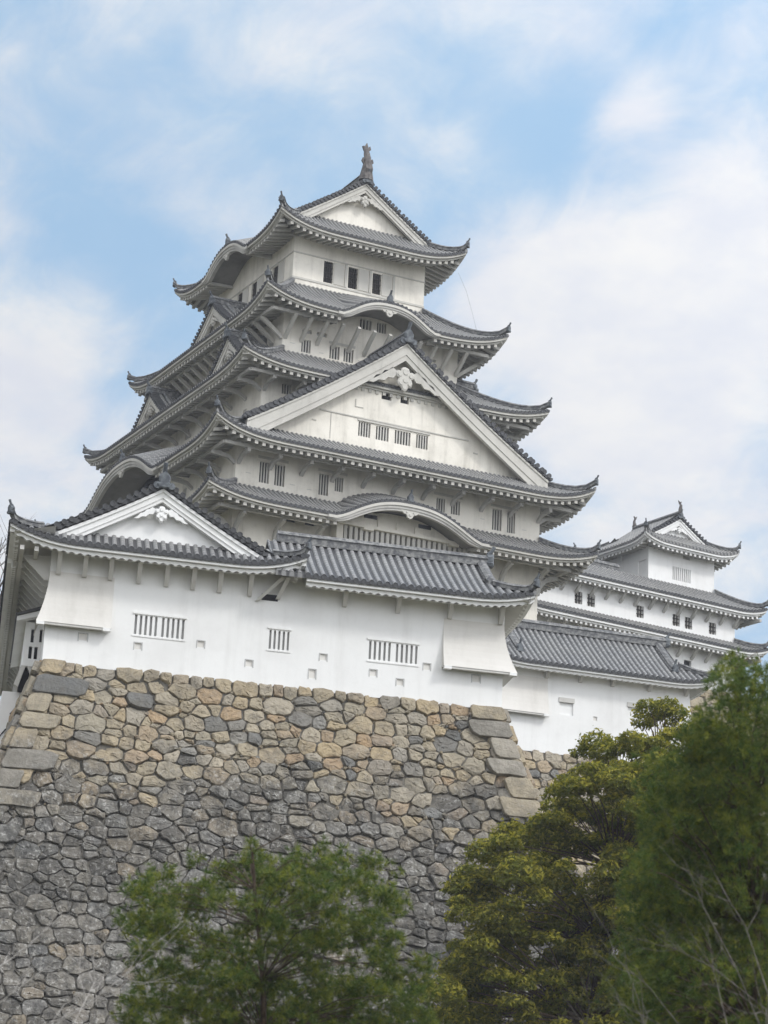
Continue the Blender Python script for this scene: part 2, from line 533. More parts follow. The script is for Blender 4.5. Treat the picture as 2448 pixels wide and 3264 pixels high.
def demon(m, T, s, d, z, k=1.0, horn=True):
    """end tile of a ridge: shouldered plate with a knob and a horn; faces +d"""
    prof = [(-.30, 0), (-.38, .12), (-.24, .2), (-.27, .46), (-.16, .62), (0, .70), (.16, .62), (.27, .46), (.24, .2), (.38, .12), (.30, 0)]
    m.rings([[T(s + a * k * q, d + o * k, z + b * k) for a, b in prof] for o, q in ((-.22, .9), (.06, 1), (.14, .72))])
    if horn:
        m.tube([T(s, d - .15 * k, z + .64 * k), T(s, d + .02 * k, z + .78 * k), T(s, d + .12 * k, z + .95 * k)], [.12 * k, .10 * k, .085 * k], 7)
        m.tube([T(s, d + .10 * k, z + .90 * k), T(s, d + .17 * k, z + 1.08 * k)], [.10 * k, .10 * k], 7)


def hip(root, roof, Tp, L, D, sgn, de, te, dt, tt, zf, wd=.34, ht=.34, tipk=.6, mt='ridge', horn=True, n=10):
    """hip ridge from eave corner (s=sgn*te, d=de) up to (sgn*tt, dt); ends in an ornament"""
    m = MB(root.get('_xf') and XF[root.name])
    pts = []
    for i in range(n + 1):
        q = i / n
        q = -0.0 + q
        s = sgn * (te + (tt - te) * q); d = de + (dt - de) * q
        z = zf(s, d) + .02
        lift = .22 * max(0, 1 - q * 6) ** 2
        pts.append(Vector(Tp(s, d, z + lift)))
    m.ridge(pts, wd, ht)
    rb = m.build('hip_ridge', M[mt], roof)
    # ornament
    mo = MB(root.get('_xf') and XF[root.name])
    c0, c1 = pts[0], pts[1]
    dirv = (c0 - c1); dirv.z = 0; dirv.normalize()
    sd_ = Vector((-dirv.y, dirv.x, 0))
    TT = lambda s, d, z: tuple(c0 + sd_ * s + dirv * d + Vector((0, 0, z)))
    demon(mo, TT, 0, .02, -.05, tipk, horn)
    mo.build('ridge_ornament', M['orn'], roof)
    return rb


def clip(poly, a, b, c):
    """keep the part of a 2-D polygon where a*x+b*y<=c"""
    out = []
    for i in range(len(poly)):
        p, q = poly[i], poly[(i + 1) % len(poly)]
        fp = a * p[0] + b * p[1] - c; fq = a * q[0] + b * q[1] - c
        if fp <= 0: out.append(p)
        if fp * fq < 0:
            t = fp / (fp - fq); out.append((p[0] + (q[0] - p[0]) * t, p[1] + (q[1] - p[1]) * t))
    return out


def wall(root, T, outline, d, holes=(), name='wall', mt='old', parent=None, reveal=.22):
    """flat wall, convex outline (counter-clockwise in s,z), with rectangular openings and their reveals"""
    m = MB(root.get('_xf') and XF[root.name])
    xs = sorted({min(p[0] for p in outline), max(p[0] for p in outline)} | {h[i] for h in holes for i in (0, 1)})
    zs = sorted({min(p[1] for p in outline), max(p[1] for p in outline)} | {h[i] for h in holes for i in (2, 3)})
    for x0, x1 in zip(xs, xs[1:]):
        for z0, z1 in zip(zs, zs[1:]):
            cx_, cz_ = (x0 + x1) / 2, (z0 + z1) / 2
            if any(h[0] < cx_ < h[1] and h[2] < cz_ < h[3] for h in holes): continue
            p = [(x0, z0), (x1, z0), (x1, z1), (x0, z1)]
            for i in range(len(outline)):
                a, b = outline[i], outline[(i + 1) % len(outline)]
                nx, nz = b[1] - a[1], -(b[0] - a[0])
                p = clip(p, nx, nz, nx * a[0] + nz * a[1])
                if len(p) < 3: break
            if len(p) >= 3: m.poly([T(a, d, b) for a, b in p])
    for (x0, x1, z0, z1) in [h[:4] for h in holes]:
        q = [(x0, z0), (x1, z0), (x1, z1), (x0, z1)]
        for i in range(4):
            a, b = q[i], q[(i + 1) % 4]
            m.poly([T(a[0], d, a[1]), T(b[0], d, b[1]), T(b[0], d - reveal, b[1]), T(a[0], d - reveal, a[1])])
    return m.build(name, M[mt], parent or root)


def window(root, T, d, h, bars, back='dark', bar='trim', bw=.55, depth=.2, grid=0, frame=0.0, inset=.05):
    x0, x1, z0, z1 = h
    m = MB(root.get('_xf') and XF[root.name])
    m.poly([T(x0 - .04, d - depth, z0 - .04), T(x1 + .04, d - depth, z0 - .04), T(x1 + .04, d - depth, z1 + .04), T(x0 - .04, d - depth, z1 + .04)])
    o = m.build('window', M[back], root)
    if bars:
        mb = MB(root.get('_xf') and XF[root.name])
        wdt = (x1 - x0) / (bars + (1 - bw) * 1.0)
        g = wdt * (1 - bw)
        for i in range(bars):
            a = x0 + g + i * wdt
            mb.box(T, a, a + wdt * bw, d - .07 - inset, d - inset, z0, z1)
        if grid:
            for j in range(grid):
                zc = z0 + (z1 - z0) * (j + 1) / (grid + 1)
                mb.box(T, x0, x1, d - .10 - inset, d - inset - .02, zc - .03, zc + .03)
        mb.build('window_bars', M[bar], o)
    if frame:
        mf = MB(root.get('_xf') and XF[root.name])
        mf.box(T, x0 - .08, x1 + .08, d, d + .035, z1, z1 + frame)
        mf.build('window_lintel', M['trim'], o)
    return o


def gable_z(x, w_, za, zb, k):
    t = min(1.0, abs(x) / w_)
    return za - (za - zb) * ((1 + k) * t - k * t * t)


def gable(root, T, df, db, w_, za, zb, k=.25, bw=1.0, wall_d=.9, holes=(), pitch=.32, capr=.1, mt='tile', pl='old', rt=.45, orn=1.0, pend=1.0, ridge_to=None, name='gable', base=None, wins=None, knobs=True, lines=False):
    """cross gable (or gabled end) : tiled slopes, barge boards, plaster wall, pendant, ridge and end tile"""
    X = root.get('_xf') and XF[root.name]
    gz = lambda x: gable_z(x, w_, za, zb, k)
    zbase = zb - .5 if base is None else base
    # wall
    out = [(-w_ * .93, zbase), (w_ * .93, zbase)]
    N = 6
    for i in range(N, -N - 1, -1):
        x = w_ * .93 * i / N
        out.append((x, max(zbase, gz(x) - .3)))
    # make the outline convex: straight rakes
    out = [(-w_ * .93, zbase), (w_ * .93, zbase), (w_ * .93, zbase + .01), (0, za - .45), (-w_ * .93, zbase + .01)]
    g = wall(root, T, out, df - wall_d, holes, name, pl)
    # tiled slopes: columns run down the slope
    m = MB(X)
    nx = 12
    for sg in (-1, 1):
        dcols = [(df, 0.0)]
        kk = 0
        d = df - pitch * .6
        while d > db:
            for o, h in ((.9, 0.), (.55, .8), (-.55, .8), (-.9, 0.)):
                dcols.append((d + o * capr, h * capr))
            d -= pitch
        dcols.append((db, 0.0))
        prev = None
        for d, h in dcols:
            ids = []
            for j in range(nx + 1):
                x = w_ * j / nx
                ids.append(m.add(T(sg * x, d, gz(x) + .16 + h), ((df - d), (w_ - x) * 1.2)))
            if prev:
                for j in range(nx): m.f.append((prev[j], prev[j + 1], ids[j + 1], ids[j]))
            prev = ids
        # rake tiles laid across the edge, round ends to the front
        L = 0.0; nn = 60; last = None; acc = pitch * .5
        for i in range(nn + 1):
            x = w_ * 1.0 * i / nn; p = (x, gz(x))
            if last:
                L += math.hypot(p[0] - last[0], p[1] - last[1])
                if L >= acc:
                    acc += pitch
                    zc = p[1] + .12 + capr
                    n = 10
                    m.rings([[T(sg * (x + q * capr * math.cos(2 * PI * i2 / n)), dd, zc + q * capr * math.sin(2 * PI * i2 / n)) for i2 in range(n)] for dd, q in ((df - .55, 1), (df + .06, 1), (df + .06, .75), (df + .045, .72))])
                    m.box(T, sg * x - .02 + sg * pitch * .5 - .10, sg * x + sg * pitch * .5 + .10, df - .3, df + .02, gz(x + pitch * .5) + .02, gz(x + pitch * .5) + .17)
            last = p
        m.strip([[T(sg * w_ * j / nx, df - .02, gz(w_ * j / nx) + .02), T(sg * w_ * j / nx, df - .02, gz(w_ * j / nx) + .2)] for j in range(nx + 1)])
    roof = m.build('gable_roof', M[mt], root)
    # barge boards in three steps
    mb = MB(X)
    for sg in (-1, 1):
        for (t0, t1, d0, d1) in ((.03, .16, df - .30, df - .06), (.16, .16 + bw * .62, df - .36, df - .13), (.16 + bw * .60, .16 + bw, df - .42, df - .18)):
            rows = []
            for j in range(nx + 1):
                x = w_ * j / nx
                fl = 1.0 + .25 * (j / nx) ** 3
                rows.append([T(sg * x, d1, gz(x) - t0 * fl), T(sg * x, d1, gz(x) - t1 * fl), T(sg * x, d0, gz(x) - t1 * fl), T(sg * x, d0, gz(x) - t0 * fl), T(sg * x, d1, gz(x) - t0 * fl)])
            mb.strip(rows)
        # soffit between board and wall
        mb.strip([[T(sg * w_ * j / nx, df - .3, gz(w_ * j / nx) - .1), T(sg * w_ * j / nx, df - wall_d - .02, gz(w_ * j / nx) - .1)] for j in range(nx + 1)])
    mb.build('barge_board', M['trim' if pl == 'old' else 'new'], g)
    if pend:
        mp = MB(X)
        cz = za - .16 - bw - .85 * pend
        d0 = df - .16
        lobe = [(0, .55), (.16, .50), (.22, .34), (.36, .36), (.44, .24), (.40, .08), (.30, .02), (.36, -.14), (.30, -.30), (.16, -.34), (.10, -.48), (0, -.54)]
        lobe = lobe + [(-a, b) for a, b in reversed(lobe[1:-1])]
        mp.rings([[T(a * pend * q, d0 + o, cz + b * pend * q) for a, b in lobe] for o, q in ((-.14, 1), (0, 1), (.05, .86))])
        for (a, b, rr) in ((0, .30, .14), (0, -.06, .13), (.26, .16, .10), (-.26, .16, .10), (.2, -.2, .09), (-.2, -.2, .09)):
            mp.rings([[T((a + rr * q * math.cos(2 * PI * i / 10)) * pend, d0 + .05 + o, cz + (b + rr * q * math.sin(2 * PI * i / 10)) * pend) for i in range(10)] for o, q in ((-.02, 1), (.05, .8))])
        for sg in (-1, 1):
            fin = [(.40, .22), (.62, .34), (.75, .20), (.98, .12), (1.10, -.06), (1.36, -.16), (1.5, -.36), (1.72, -.50), (1.45, -.50), (1.22, -.34), (.95, -.32), (.78, -.14), (.55, -.14), (.44, 0.0)]
            mp.rings([[T(sg * a * pend, d0 + o, cz + (b + .1) * pend) for a, b in fin] for o in (-.14, -.02)])
        mp.build('pendant_ornament', M['trim' if pl == 'old' else 'new'], g)
    # ridge with end tile
    mr = MB(X)
    rb = db if ridge_to is None else ridge_to
    mr.ridge([T(0, df - .02 + (rb - df) * i / 6, za + .10) for i in range(7)], .36 * rt / .45, rt + .12)
    mr.build('ridge', M['ridge'], roof)
    if w_ > 3:
        for sg in (-1, 1):
            mr = MB(X); mr.ridge([T(sg * w_ * q, df - 1.15, gz(w_ * q) + .16) for q in (.03, .2, .4, .6, .8, .93)], .26, .26); mr.build('descending_ridge', M['ridge'], roof)
    mo = MB(X)
    demon(mo, T, 0, df + .05, za - .02, 1.25 * orn, True)
    # little cloud-shaped feet of the end tile
    for sg in (-1, 1):
        mo.rings([[T(sg * (.40 + .2 * math.cos(2 * PI * i / 10)) * orn, df + o, za + (.06 + .2 * math.sin(2 * PI * i / 10)) * orn) for i in range(10)] for o in (-.1, .14)])
    mo.build('ridge_ornament', M['orn'], roof)
    return g, roof


def kara_board(root, roof, T, de, zf, c, wd, hgt, mt='trim', thick=.62, pend=.8, orn=.75):
    """deep curved board along the bow of a cusped gable, its pendant and end tile"""
    m = MB(root.get('_xf') and XF[root.name])
    n = 40
    for (t0, t1, da, db) in ((.12, .30, -.02, .24), (.30, .30 + thick * .55, .05, .30), (.30 + thick * .5, .30 + thick, .11, .36)):
        rows = []
        for i in range(n + 1):
            s = c - wd * 1.12 + 2.24 * wd * i / n
            x = abs(s - c) / wd
            q = max(.25, min(1.0, (1.14 - x) * 3.2))
            z = zf(s, de)
            a, b = t0 * (1 if t0 < .2 else q), t1 * q if t1 > .31 else t1
            if t0 >= .3: a = .28
            if t0 > .32: a = .30
            a = t0 if t0 < .31 else .30 + (t0 - .30) * q
            b = t1 if t1 < .31 else .30 + (t1 - .30) * q
            rows.append([T(s, de - da, z - a), T(s, de - da, z - b), T(s, de - db, z - b), T(s, de - db, z - a), T(s, de - da, z - a)])
        nf = len(m.f); m.strip(rows)
        if t0 > .2: m.m2.update(range(nf, len(m.f)))  # lower steps take the darker material, painting the shade on them
    m.build('bow_board', M[mt], roof, m2=M['rafter_shade'])
    mp = MB(root.get('_xf') and XF[root.name])
    cz = zf(c, de) - .30 - thick
    prof = [(-1.0, .18), (-.72, .02), (-.5, -.16), (-.34, -.14), (-.2, -.42), (0, -.52), (.2, -.42), (.34, -.14), (.5, -.16), (.72, .02), (1.0, .18), (.5, .26), (-.5, .26)]
    mp.rings([[T(c + a * pend, de - .12 + o, cz + b * pend) for a, b in prof] for o in (-.12, .02)])
    for a, b, rr in ((0, -.2, .14), (.3, 0, .1), (-.3, 0, .1)):
        mp.rings([[T(c + (a + rr * q * math.cos(2 * PI * i / 10)) * pend, de - .10 + o, cz + (b + rr * q * math.sin(2 * PI * i / 10)) * pend) for i in range(10)] for o, q in ((-.02, 1), (.05, .7))])
    mp.build('pendant_ornament', M[mt], roof)
    mo = MB(root.get('_xf') and XF[root.name])
    demon(mo, T, c, de - .12, zf(c, de) + .05, orn, True)
    mo.ridge([T(c, de - .15 - i * .5, zf(c, de) + .05) for i in range(5)], .26, .2)
    mo.build('ridge_ornament', M['orn'], roof)


def tier(root, cx, cy, wa, wb, de_a, de_b, ta, tb, ze, zt, k, tip, karas={}, sides=('front', 'right', 'back', 'left'), mt='tile', pitch=.32, r=.09, lup=5.5, step=.5, brk=None, dtops=None, hips=True, cap=.1, eave_kw={}, nv=8, pw=3.0, hipk=.6, brk_style='arm', horn=True, brk_sc=1.0):
    """one skirt roof: eaves at half sizes (de_a, de_b), walls below at (wa, wb), top edge at (ta, tb)"""
    X = root.get('_xf') and XF[root.name]
    m = MB(X); zfs = {}
    for sd_ in sides:
        T = side(cx, cy, sd_)
        fb = sd_ in ('front', 'back')
        Le, de, dt, Lt = (de_a, de_b, tb, ta) if fb else (de_b, de_a, ta, tb)
        zf = mk_zf(ze, de, dt, zt, k, Le, tip, lup, pw, karas.get(sd_))
        dtop = (dtops or {}).get(sd_) or (lambda s, Le=Le, de=de, dt=dt, Lt=Lt: dt if abs(s) <= Lt else de + (dt - de) * (Le - abs(s)) / max(1e-6, Le - Lt))
        roof_side(m, T, -Le, Le, de, dtop, zf, pitch, r, nv)
        if cap and sd_ != 'back': discs(m, T, -Le + .1, Le - .1, de, zf, pitch, cap, 7)
        zfs[sd_] = (T, Le, de, dt, Lt, zf)
    roof = m.build('roof', M[mt], root)
    for sd_ in sides:
        T, Le, de, dt, Lt, zf = zfs[sd_]
        dw = wb if sd_ in ('front', 'back') else wa
        kr = karas.get(sd_)
        eave(root, roof, T, -Le + .04, Le - .04, de, dw, zf, Le, step, kr, **eave_kw)
        if kr: kara_board(root, roof, T, de, zf, *kr, thick=.12 + .04 * kr[1])
        if hips:
            if sd_ == 'front':
                hip(root, roof, T, 0, 0, -1, de, Le, dt, Lt, zf, tipk=hipk, horn=horn); hip(root, roof, T, 0, 0, 1, de, Le, dt, Lt, zf, tipk=hipk, horn=horn)
            if sd_ == 'back':
                hip(root, roof, T, 0, 0, -1, de, Le, dt, Lt, zf, tipk=hipk, horn=horn); hip(root, roof, T, 0, 0, 1, de, Le, dt, Lt, zf, tipk=hipk, horn=horn)
        if sd_ in ('front', 'back'):
            # diagonal hip rafters with pale ends
            mh = MB(X)
            for sg in (-1, 1):
                p0 = (sg * (Le - .30), de - .30); p1 = (sg * (Le - (de - dw)), dw)
                h = .15; q = sg * h
                z0 = zf(sg * Le, de) - .62; z1 = ze - .32 + .24 * (de - dw)
                mh.hexa([T(p0[0] - h, p0[1] + q * sg, z0), T(p0[0] + h, p0[1] - q * sg, z0), T(p1[0] + h, p1[1] - q * sg, z1 - .3), T(p1[0] - h, p1[1] + q * sg, z1 - .3)] if sg > 0 else
                        [T(p0[0] - h, p0[1] - h, z0), T(p0[0] + h, p0[1] + h, z0), T(p1[0] + h, p1[1] + h, z1 - .3), T(p1[0] - h, p1[1] - h, z1 - .3)],
                        [T(p0[0] - h, p0[1] + q * sg, z0 + .3), T(p0[0] + h, p0[1] - q * sg, z0 + .3), T(p1[0] + h, p1[1] - q * sg, z1), T(p1[0] - h, p1[1] + q * sg, z1)] if sg > 0 else
                        [T(p0[0] - h, p0[1] - h, z0 + .3), T(p0[0] + h, p0[1] + h, z0 + .3), T(p1[0] + h, p1[1] + h, z1), T(p1[0] - h, p1[1] - h, z1)])
            mh.build('hip_rafter', M['trim'], roof)
        if brk:
            Lw = wa if sd_ in ('front', 'back') else wb
            nb = max(2, int(round(2 * Lw / brk)))
            for i in range(nb + 1):
                s = -Lw + .15 + (2 * Lw - .3) * i / nb
                if kr and brk_style != 'strut' and abs(s - kr[0]) < kr[1] * .95: continue
                bracket(root, T, s, dw, ze - .18, brk_style, brk_sc, 'trim' if brk_style == 'strut' else 'rafter_shade')
            # purlin carried by the brackets
            a = 1.45 * brk_sc
            if de - dw > a + .5:
                z = ze - .56 + .24 * (de - dw - a - .3) - .2
                for (sa, sb) in (((-Lw - a, Lw + a),) if not kr else ((-Lw - a, kr[0] - kr[1]), (kr[0] + kr[1], Lw + a))):
                    mp = MB(X); mp.box(T, sa, sb, dw + a - .1, dw + a + .1, z, z + .2)
                    mp.build('purlin', M['rafter_shade'], roof)
    return roof, zfs


XF = {}

# ------------------------------------------------------------------ setting
def terrain():
    m = MB()
    F0 = Vector((math.sin(R(26.6)), math.cos(R(26.6)), 0)); R0 = Vector((math.cos(R(26.6)), -math.sin(R(26.6)), 0))
    ds = [-400, -60, 0, 20, 40, 60, 75, 90, 110, 160, 260, 600, 1500]
    ls = [-1500, -400, -120, -50, -25, 0, 25, 50, 120, 400, 1500]
    def h(d, l):
        z = -1.7
        if d > 30: z += min(6.0, (d - 30) * .10)
        if d > 260: z -= min(8, (d - 260) * .02)
        return z + .3 * math.sin(l * .11 + d * .07)
    m.strip([[CAM + F0 * d + R0 * l + Vector((0, 0, h(d, l))) for l in ls] for d in ds])
    o = m.build('ground', M['ground'])
    o['kind'] = 'structure'


terrain()
m = MB()      # the castle hill behind and under the ramparts
m.rings([[(-30 - q, -30 - .25 * q, z), (62 + q, -26 - .25 * q, z), (62 + q, 60 + q, z), (-30 - q, 60 + q, z)] for z, q in ((-40, 26), (-30, 14), (-24, 6), (-19, 0))])
o = m.build('hill', M['ground']); o['kind'] = 'structure'

# ================================================================== main keep
keep = thing('castle_keep', 'huge white five-roofed castle keep with big front gable, towering over the lower buildings', 'castle keep')
W1 = (10.75, 13.27); W3 = (8.5, 11.3); W4 = (6.4, 9.28); W6 = (4.9, 6.87)
SIDES = ('front', 'right', 'back', 'left')


def storey(root, cx, cy, wa, wb, z0, z1, holes, mt='old', name='wall', reveal=.22):
    for sd_ in SIDES:
        L, d = (wa, wb) if sd_ in ('front', 'back') else (wb, wa)
        wall(root, side(cx, cy, sd_), [(-L, z0), (L, z0), (L, z1), (-L, z1)], d, holes.get(sd_, ()), name, mt, reveal=reveal)


KF = side(0, 0, 'front'); KL = side(0, 0, 'left')
# openings (s0, s1, z0, z1, number of bars)
w1f = [(-7.14, -6.57, 3.95, 4.66, 3), (-6.11, -5.48, 3.95, 4.66, 3)]
slots1 = [(-7.2, -6.5, 5.38, 5.9), (-5.9, -5.2, 5.38, 5.9), (6.6, 7.3, 5.3, 5.8)]
w2f = [(-9.15, -8.5, 7.52, 8.87, 3), (-8.12, -7.45, 7.52, 8.87, 3), (-5.1, -4.46, 7.47, 8.84, 3), (-4.0, -3.45, 7.9, 8.83, 3), (3.16, 3.78, 7.9, 8.8, 3), (4.22, 4.86, 7.9, 8.8, 3),
       (7.24, 7.92, 7.4, 8.8, 3), (8.34, 8.92, 7.4, 8.8, 3)]
w2l = [(8.9, 9.5, 7.5, 8.85, 3), (10.2, 10.8, 7.5, 8.85, 3), (5.0, 5.6, 7.5, 8.85, 3), (-5, -4.4, 7.5, 8.85, 3), (-9, -8.4, 7.5, 8.85, 3)]
w3f = [(-7.12, -6.47, 14.25, 14.95, 3), (5.6, 6.25, 14.25, 14.95, 3)]
w3l = [(8.6, 9.1, 12.6, 13.6, 2), (3.2, 3.9, 14.2, 14.9, 3), (-1, -.3, 14.2, 14.9, 3), (-6, -5.3, 14.2, 14.9, 3)]
w4f = [(-5.04, -4.38, 18.12, 19.0, 3), (-3.02, -2.31, 18.1, 19.0, 3), (-2.0, -1.3, 18.1, 19.0, 3), (1.3, 2.0, 18.1, 19.0, 3), (-.95, -.1, 20.62, 21.32, 3), (.3, .98, 20.62, 21.32, 3)]
w4s = [(-5.04, -4.36, 19.44, 19.7), (-4.0, -3.3, 19.45, 19.72), (4.12, 4.76, 19.43, 19.62)]
w4l = [(2.0, 2.7, 18.3, 19.3, 3), (-2.7, -2.0, 18.3, 19.3, 3), (7.2, 7.9, 18.2, 19.1, 3)]
w6f = [(-2.66, -1.97, 24.3, 25.82, 0), (-.84, -.14, 24.3, 25.8, 0), (.98, 1.62, 24.3, 25.78, 0)]
w6l = [(3.6, 4.5, 24.3, 25.85, 0), (.2, 1.1, 24.3, 25.85, 0), (-2.2, -1.3, 24.3, 25.85, 0)]
h4 = lambda L: [x[:4] for x in L]
storey(keep, 0, 0, *W1, -2.5, 6.9, {'front': h4(w1f) + slots1})
storey(keep, 0, 0, *W1, 6.9, 10.5, {'front': h4(w2f), 'left': h4(w2l)})
storey(keep, 0, 0, *W3, 11.2, 16.1, {'front': h4(w3f), 'left': h4(w3l)})
storey(keep, 0, 0, *W4, 16.8, 21.6, {'front': h4(w4f) + w4s, 'left': h4(w4l)})
storey(keep, 0, 0, *W6, 22.8, 28.0, {'front': h4(w6f), 'left': h4(w6l)})
for L, T, d in ((w1f, KF, W1[1]), (w2f, KF, W1[1]), (w2l, KL, W1[0]), (w3f, KF, W3[1]), (w3l, KL, W3[0]), (w4f, KF, W4[1]), (w4l, KL, W4[0])):
    for x in L: window(keep, T, d, x[:4], x[4], bw=.45, inset=.02)
for L, T, d in ((slots1, KF, W1[1]), (w4s, KF, W4[1])):
    for x in L: window(keep, T, d, x, 0, back='dark' if L is slots1 else 'shut')
for L, T, d in ((w6f, KF, W6[1]), (w6l, KL, W6[0])):
    for x in L:
        window(keep, T, d, x[:4], 4, bar='iron', bw=.3, grid=3)
# lintel shadow boards over pairs of windows
for a, b, z, d in ((-9.3, -7.25, 9.06, W1[1]), (-5.2, -3.2, 9.0, W1[1]), (7.1, 9.1, 8.95, W1[1]), (2.95, 5.0, 8.97, W1[1]), (-3.1, -1.2, 19.12, W4[1])):
    m = MB(); m.box(KF, a, b, d - .02, d + .025, z, z + .16); m.build('window_lintel', M['trim'], keep)
# wall grooves and sliding shutters of the top storey
for T, d, L, wins in ((KF, W6[1], W6[0], w6f), (KL, W6[0], W6[1], w6l)):
    m = MB(); m.box(T, -L + .02, L + .03, d - .02, d + .05, 25.92, 26.0); m.box(T, -L + .02, L + .03, d - .02, d + .05, 24.1, 24.24); m.build('wall_rail', M['trim'], keep)
    for x in wins:
        m = MB(); m.box(T, x[1] + .05, x[1] + .80, d, d + .05, 24.3, 25.84); m.build('shutter', M['trim'], keep)
        m = MB(); m.box(T, x[1] + .86, x[1] + 1.02, d, d + .07, 24.26, 25.88); m.build('post', M['trim'], keep)
# small gun slits marked by grooves
for (s, z, d) in ((-9.9, 7.95, W1[1]), (-6.9, 7.75, W1[1]), (-5.75, 7.65, W1[1]), (6.5, 7.95, W1[1]), (9.6, 7.75, W1[1]), (-5.7, 18.55, W4[1]), (-3.6, 18.3, W4[1]), (-.8, 18.35, W4[1]), (3.4, 18.4, W4[1])):
    m = MB(); m.box(KF, s - .16, s + .16, d - .02, d + .02, z, z + .035); m.build('gun_slit', M['wood'], keep)

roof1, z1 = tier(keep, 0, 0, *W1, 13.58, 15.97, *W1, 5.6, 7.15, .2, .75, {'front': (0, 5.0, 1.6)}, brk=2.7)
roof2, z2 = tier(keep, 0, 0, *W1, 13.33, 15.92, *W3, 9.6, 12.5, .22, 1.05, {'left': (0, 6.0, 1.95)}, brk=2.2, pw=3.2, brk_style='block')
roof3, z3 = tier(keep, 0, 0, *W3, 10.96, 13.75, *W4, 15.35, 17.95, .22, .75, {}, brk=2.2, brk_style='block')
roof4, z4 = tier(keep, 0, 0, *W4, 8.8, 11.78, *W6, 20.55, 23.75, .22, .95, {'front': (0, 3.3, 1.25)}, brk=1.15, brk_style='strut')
# top roof: hip-and-gable, ridge running front to back
rz = lambda d: 27.1 + (32.3 - 27.1) * (lambda v: .84 * v + .16 * v * v)((6.97 - d) / 6.97)
gy = 7.0; gx = 4.75
dsl = lambda s: 0.0 if abs(s) <= gy else 6.97 + (gx - 6.97) * (8.99 - abs(s)) / (8.99 - gy)
zg = rz(gx)
dfr = lambda s: gy - .8 if abs(s) <= gx else 8.99 + (gy - 8.99) * (6.97 - abs(s)) / (6.97 - gx)
m = MB(); zf5 = {}
for sd_ in SIDES:
    T = side(0, 0, sd_)
    if sd_ in ('left', 'right'):
        zf = mk_zf(27.1, 6.97, 0.0, 32.3, .16, 8.99, 1.0, 5.0, 3.0, (0, 3.4, 1.2) if sd_ == 'left' else None)
        roof_side(m, T, -8.99, 8.99, 6.97, dsl, zf, nv=14); zf5[sd_] = (T, 8.99, 6.97, zf)
    else:
        zf = mk_zf(27.1, 8.99, gy, zg, .16, 6.97, 1.0, 5.0, 3.0)
        roof_side(m, T, -6.97, 6.97, 8.99, dfr, zf); zf5[sd_] = (T, 6.97, 8.99, zf)
for sd_ in ('front', 'left', 'right'): discs(m, zf5[sd_][0], -zf5[sd_][1] + .1, zf5[sd_][1] - .1, zf5[sd_][2], zf5[sd_][3], .32, .1, 7)
roof5 = m.build('roof', M['tile'], keep)
for sd_ in SIDES:
    T, Le, de, zf = zf5[sd_]
    kr = (0, 3.4, 1.2) if sd_ == 'left' else None
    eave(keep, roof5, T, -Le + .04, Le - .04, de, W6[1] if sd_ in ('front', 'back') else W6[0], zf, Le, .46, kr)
    if kr: kara_board(keep, roof5, T, de, zf, *kr, thick=.36)
    if sd_ in ('front', 'back'):
        for sg in (-1, 1): hip(keep, roof5, T, 0, 0, sg, de, Le, gy, gx, zf)
for sd_ in ('front', 'back'):
    T = side(0, 0, sd_)
    gable(keep, T, 7.3, 5.4, 5.0, 31.95, 28.55, k=.05, capr=.125, bw=.5, wall_d=.75, rt=.7, orn=.7, pend=.78, base=28.2, ridge_to=0.0)
    # roof fish on the ridge end
    mf = MB()
    pth = [(7.05, 32.2, .52), (7.1, 32.8, .40), (7.15, 33.3, .31), (7.12, 33.8, .25), (6.98, 34.2, .22), (6.88, 34.5, .16)]
    mf.tube([T(0, a, b) for a, b, c in pth], [c for a, b, c in pth], 10)
    mf.rings([[T(a, d_, b) for a, b in ((-.07, 34.3), (.05, 34.3), (.34, 34.6), (.26, 34.85), (.12, 34.72), (.02, 35.05), (-.1, 34.8), (-.30, 34.75), (-.2, 34.5))] for d_ in (6.78, 6.92)])
    for sg in (-1, 1):
        mf.rings([[T(sg * a, d_, b) for a, b in ((.2, 33.2), (.45, 33.55), (.36, 33.8), (.14, 33.7))] for d_ in (7.08, 7.18)])
    mf.rings([[T(a, d_, b) for d_, b in ((7.4, 32.5), (7.55, 32.9), (7.42, 33.25), (7.2, 33.2), (7.2, 32.5))] for a in (-.25, .25)])
    mf.build('fish_ornament', M['fish'], roof5)
    for q in range(2): pass
# purlin brackets of the top eave
for i in range(0): pass
# big front gable over the second roof
big_w = [(-2.66, -1.82, 11.75, 12.7, 4), (-1.42, -.52, 11.75, 12.66, 4), (-.08, 1.03, 11.75, 12.64, 5), (1.45, 2.28, 11.75, 12.66, 4)]
big_s = [(-1.15, -.45, 14.5, 15.1), (.2, .8, 14.5, 14.95)]
g1, gr1 = gable(keep, KF, 14.45, 8.6, 10.65, 18.2, 11.05, k=.13, pitch=.36, capr=.16, bw=1.0, wall_d=1.05, holes=h4(big_w) + big_s, rt=.6, orn=1.0, pend=1.5, base=10.6, ridge_to=9.2)
for x in big_w: window(keep, KF, 13.4, x[:4], x[4], bw=.45, inset=.02)
for x in big_s: window(keep, KF, 13.4, x, 0)
m = MB()
m.box(KF, -5.4, 5.2, 13.39, 13.46, 12.9, 12.98); m.box(KF, -2.75, 2.4, 13.39, 13.48, 12.74, 12.86)
m.box(KF, -2.98, -2.9, 13.39, 13.44, 13.65, 14.12); m.box(KF, -2.98, -2.4, 13.39, 13.44, 13.6, 13.66); m.box(KF, -4.62, -4.57, 13.39, 13.43, 11.2, 12.9)
for sg in (-1, 1): m.box(KF, sg * 5.75 - .15, sg * 5.75 + .15, 13.39, 13.45, 12.15, 12.22)
m.build('wall_rail', M['trim'], g1)
